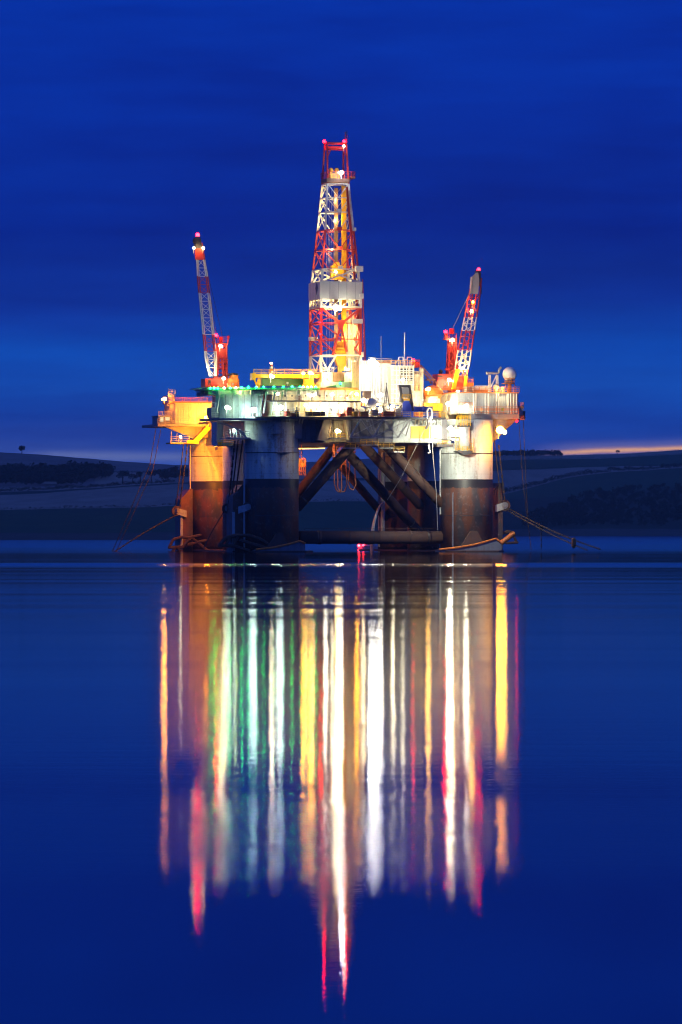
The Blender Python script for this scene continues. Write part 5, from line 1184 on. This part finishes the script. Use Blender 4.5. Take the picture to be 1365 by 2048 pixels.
lamp(556, 788, -1.2, (1, .86, .5), 45, .35, 'warm lamp on the upper deck house storey near its left end')
lamp(665, 789, -1.2, (1, .86, .52), 100, .4, 'warm lamp on the upper deck house storey under the orange roof')
lamp(713, 788, -.8, (1, .36, .02), 300, .45, 'white floodlight at the right end of the upper deck house storey')
lamp(612, 810, -5.2, (1, .68, .16), 80, .36, 'yellow lamp under the catwalk, lighting the yellow stretch of wall')
lamp(651, 814, -5.2, (1, .93, .72), 170, .45, 'white floodlight under the catwalk left of the tall red winch box')
lamp(682, 813, -5.2, (1, .95, .78), 280, .6, 'strong white floodlight on the lower wall just left of the red winch box')
lamp(728, 800, -5, (1, .80, .42), 140, .5, 'white floodlight above the pipe tangle right of the red winch box')
lamp(762, 790, 4, (1, .95, .80), 230, .55, 'white floodlight in front of the white block at mid height')
lamp(786, 812, -5, (1, .86, .55), 130, .4, 'warm floodlight over the pipe tangle below the tower cabin')
hooded(760, 822, -7.5, (1, .85, .50), 130, .35, 'warm lamp close behind the front rail below the white block')
hooded(826, 806, -2, (.92, .97, 1), 120, .45, 'cool white floodlight beside the leaning A-frame leg')
lamp(858, 778, 6.5, (1, .5, .08), 170, .5, 'warm white floodlight by the orange burner unit')
lamp(806, 760, 3.0, (1, .88, .55), 60, .4, 'warm floodlight in front of the tower cabin panes')
hooded(700, 735, 20, (1, .74, .30), 400, .45, 'warm floodlight on the drill floor beside the drill pipes')
hooded(655, 752, 19, (1, .70, .28), 220, .4, 'warm floodlight at the left corner of the drill floor house')
hooded(702, 668, 27, (1, .72, .25), 360, .4, 'warm floodlight among the standing drill pipes in the derrick')
hooded(667, 440, 29, (1, .70, .22), 280, .35, 'warm lamp high inside the white upper part of the derrick')
hooded(668, 500, 24, (1, .78, .35), 170, .35, 'warm lamp in the middle of the red part of the derrick above the wind wall')
hooded(672, 905, 15, (1, .42, .12), 90, .3, 'orange lamp under the deck above the hanging hoses')
hooded(606, 922, 28, (1, .42, .10), 70, .3, 'orange lamp in the work basket behind the fat near column')
hooded(860, 842, -10.5, (1, .93, .70), 45, .4, 'white floodlight hung from the deck edge above the yellow panel')
hooded(735, 842, -10, (1, .86, .60), 30, .35, 'warm lamp inside the hanging truss under the deck front')
beacon(396, 470, 37.8, cR, 150, .5, 'red beacon at the very tip of the left crane boom', 'red aviation beacons', .6)
beacon(433, 671, 40, cR, 70, .38, 'red beacon on the left crane mast platform', 'red aviation beacons')
beacon(958, 539, 14, cR, 80, .42, 'red beacon at the very tip of the right crane boom', 'red aviation beacons', .4)
beacon(892, 664, 17.4, cR, 80, .42, 'red beacon on the right crane mast platform', 'red aviation beacons')
beacon(649, 283, cv0 - 1.3, cR, 50, .4, 'red beacon on the left corner of the derrick top', 'red aviation beacons', .4)
beacon(689, 283, cv0 - 1.3, cR, 60, .4, 'red beacon on the right corner of the derrick top by the antennas', 'red aviation beacons', .4)
beacon(827, 721, 9, cR, 70, .4, 'red beacon at the top right corner of the tower cabin', 'red aviation beacons', .8)
beacon(543, 727, 25, (1, .25, .15), 25, .32, 'red beacon on top of the short red and white mast', 'red aviation beacons', .4)
beacon(1034, 842, -3, cR, 14, .3, 'red navigation lamp under the right end of the right wing', 'red aviation beacons')
for i, y in enumerate((626, 645, 668)):
    beacon(641.3, y, VF - .8, cR, 14, .26, ('uppermost', 'middle', 'lowest')[i] + ' of three small red lamps on the near derrick leg', 'red lamps up the derrick leg', .1)
order = ['first', 'second', 'third', 'fourth', 'fifth', 'sixth', 'seventh', 'eighth', 'ninth', 'tenth', 'eleventh', 'twelfth', 'thirteenth', 'fourteenth', 'fifteenth', 'sixteenth', 'seventeenth', 'eighteenth']
gl = [(421, 776.6), (429, 776.6), (436, 776.3), (449, 776), (461, 776), (472, 775.8), (484, 775.2), (497, 775), (513, 774.6), (528, 774.3), (548, 774.3), (567, 774.3), (585, 774), (601, 774), (607, 774), (615, 774), (623, 774), (632, 774)]
for i, (x, y) in enumerate(gl):
    beacon(x, y, -3.6 if 436 < x < 600 else 1.0, cG if i not in (3, 5) else (.7, 1, .25), 34 if i in (1, 2, 6, 7, 8, 9, 12) else 18, .26, order[i] + ' lamp from the left in the green row along the helideck edge', 'green lamps along the helideck edge', .15, 'green_edge_lamp')
beacon(681, 767, 18.5, cG, 16, .3, 'lone green lamp at the drill floor right of the helideck row', 'green lamps along the helideck edge', .3, 'green_edge_lamp')
def tube_lamp():
    a, b = P(598, 897.5, 52), P(650, 896.5, 52); t = thing('tube_lamp', 'long glowing orange tube lamp under the deck behind the near column', 'lamp', tuple((a + b) / 2))
    part(MB().tube(a, b, .14, n=8), 'tube', lamp_mat((1, .52, .10), 5.0), t); m = MB(); m.box(a.x, b.x, a.y - .1, a.y + .3, a.z + .18, a.z + .45); part(m, 'fitting', STEEL, t)
tube_lamp()
hooded(665, 590, 31, (1, .74, .30), 360, .5, 'warm lamp inside the derrick behind the pale wind wall', top=False)
hooded(667, 400, 29, (1, .72, .28), 190, .4, 'highest warm lamp inside the white upper derrick below the crown platform', top=False)
hooded(418, 742, 35.5, (1, .74, .42), 140, .5, 'warm uplight at the heel of the left crane boom', top=False)
hooded(466, 768, 33.5, (1, .60, .20), 110, .4, 'added orange fill lamp facing the orange engine cover of the left crane', top=False)  # extra lamp put in to brighten the left crane's housing
hooded(932, 742, 11.5, (1, .52, .12), 480, .5, 'orange uplight in front of the yellow boom foot of the right crane', top=False)
hooded(890, 768, 12, (1, .62, .30), 110, .4, 'added warm fill lamp facing the red machinery house of the right crane', top=False)  # extra lamp, added so the red machinery house reads bright
hooded(575, 766, 21, (1, .58, .12), 160, .4, 'orange floodlight under the middle of the yellow gantry beam', top=False)
hooded(1000, 776, -1.5, (1, .72, .34), 150, .4, 'warm floodlight on the wing roof below the radome', top=False)
hooded(428, 829, 55, (1, .46, .06), 480, .5, 'added orange fill lamp facing the right half of the left wing deck house wall')  # added beside the visible lamp to light the wall behind it
hooded(433, 897, 45, (1, .26, .008), 1800, .5, 'added lower orange fill lamp on an arm in front of the rear left column', arm=58.8)  # second column lamp, added to reach below the deck box's shadow
lamp(902, 856, -8.6, (1, .93, .66), 620, .45, 'white floodlight tight against the top of the pale right column')
hooded(640, 812, -5.4, (1, .78, .34), 170, .4, 'added golden fill lamp under the catwalk between the yellow lamp and the white one')  # added fill, brightens the lower storey under the catwalk
hooded(700, 792, -4, (1, .78, .34), 170, .4, 'added golden fill lamp on the upper storey beside the orange-tinted lamp')  # added fill for the right part of the upper storey
hooded(598, 790, -4, (1, .80, .40), 70, .4, 'added golden fill lamp on the upper storey above the air bottle')  # added fill for the left part of the upper storey
hooded(752, 806, -3, (1, .84, .50), 170, .4, 'added golden fill lamp over the white drum')  # added to lift the deck centre round the white drum
hooded(845, 800, -1, (1, .80, .40), 170, .4, 'added golden fill lamp before the pump skid')  # added to brighten the pump skid
hooded(873, 800, -1, (1, .80, .40), 170, .4, 'added golden fill lamp before the yellow ribbed container')  # added to brighten the ribbed container
hooded(800, 748, 1.5, (1, .82, .45), 60, .4, 'added golden fill lamp before the upper panes of the tower cabin')  # added to brighten the tower cabin front
hooded(735, 750, 5, (1, .82, .45), 60, .4, 'added golden fill lamp before the lattice panel cabin')  # added to brighten the lattice panels

# ------------------------------------------------------------------ evening haze over the firth
def make_haze():
    m = bpy.data.materials.new('evening_haze'); m.use_nodes = True; t = NT(m.node_tree); t.n.clear()
    o = t.new('ShaderNodeOutputMaterial'); v = t.new('ShaderNodeVolumePrincipled'); t.l.new(v.outputs[0], o.inputs['Volume'])
    v.inputs['Color'].default_value = (.9, .9, .92, 1); v.inputs['Density'].default_value = 4.2e-5; v.inputs['Anisotropy'].default_value = .3
    mb = MB(); mb.box(-2600, 2600, -160, 9600, -1.5, 135)
    solo(mb, 'haze', m, None, None, (0, 0, 0), rig=False, kind='stuff')
make_haze()
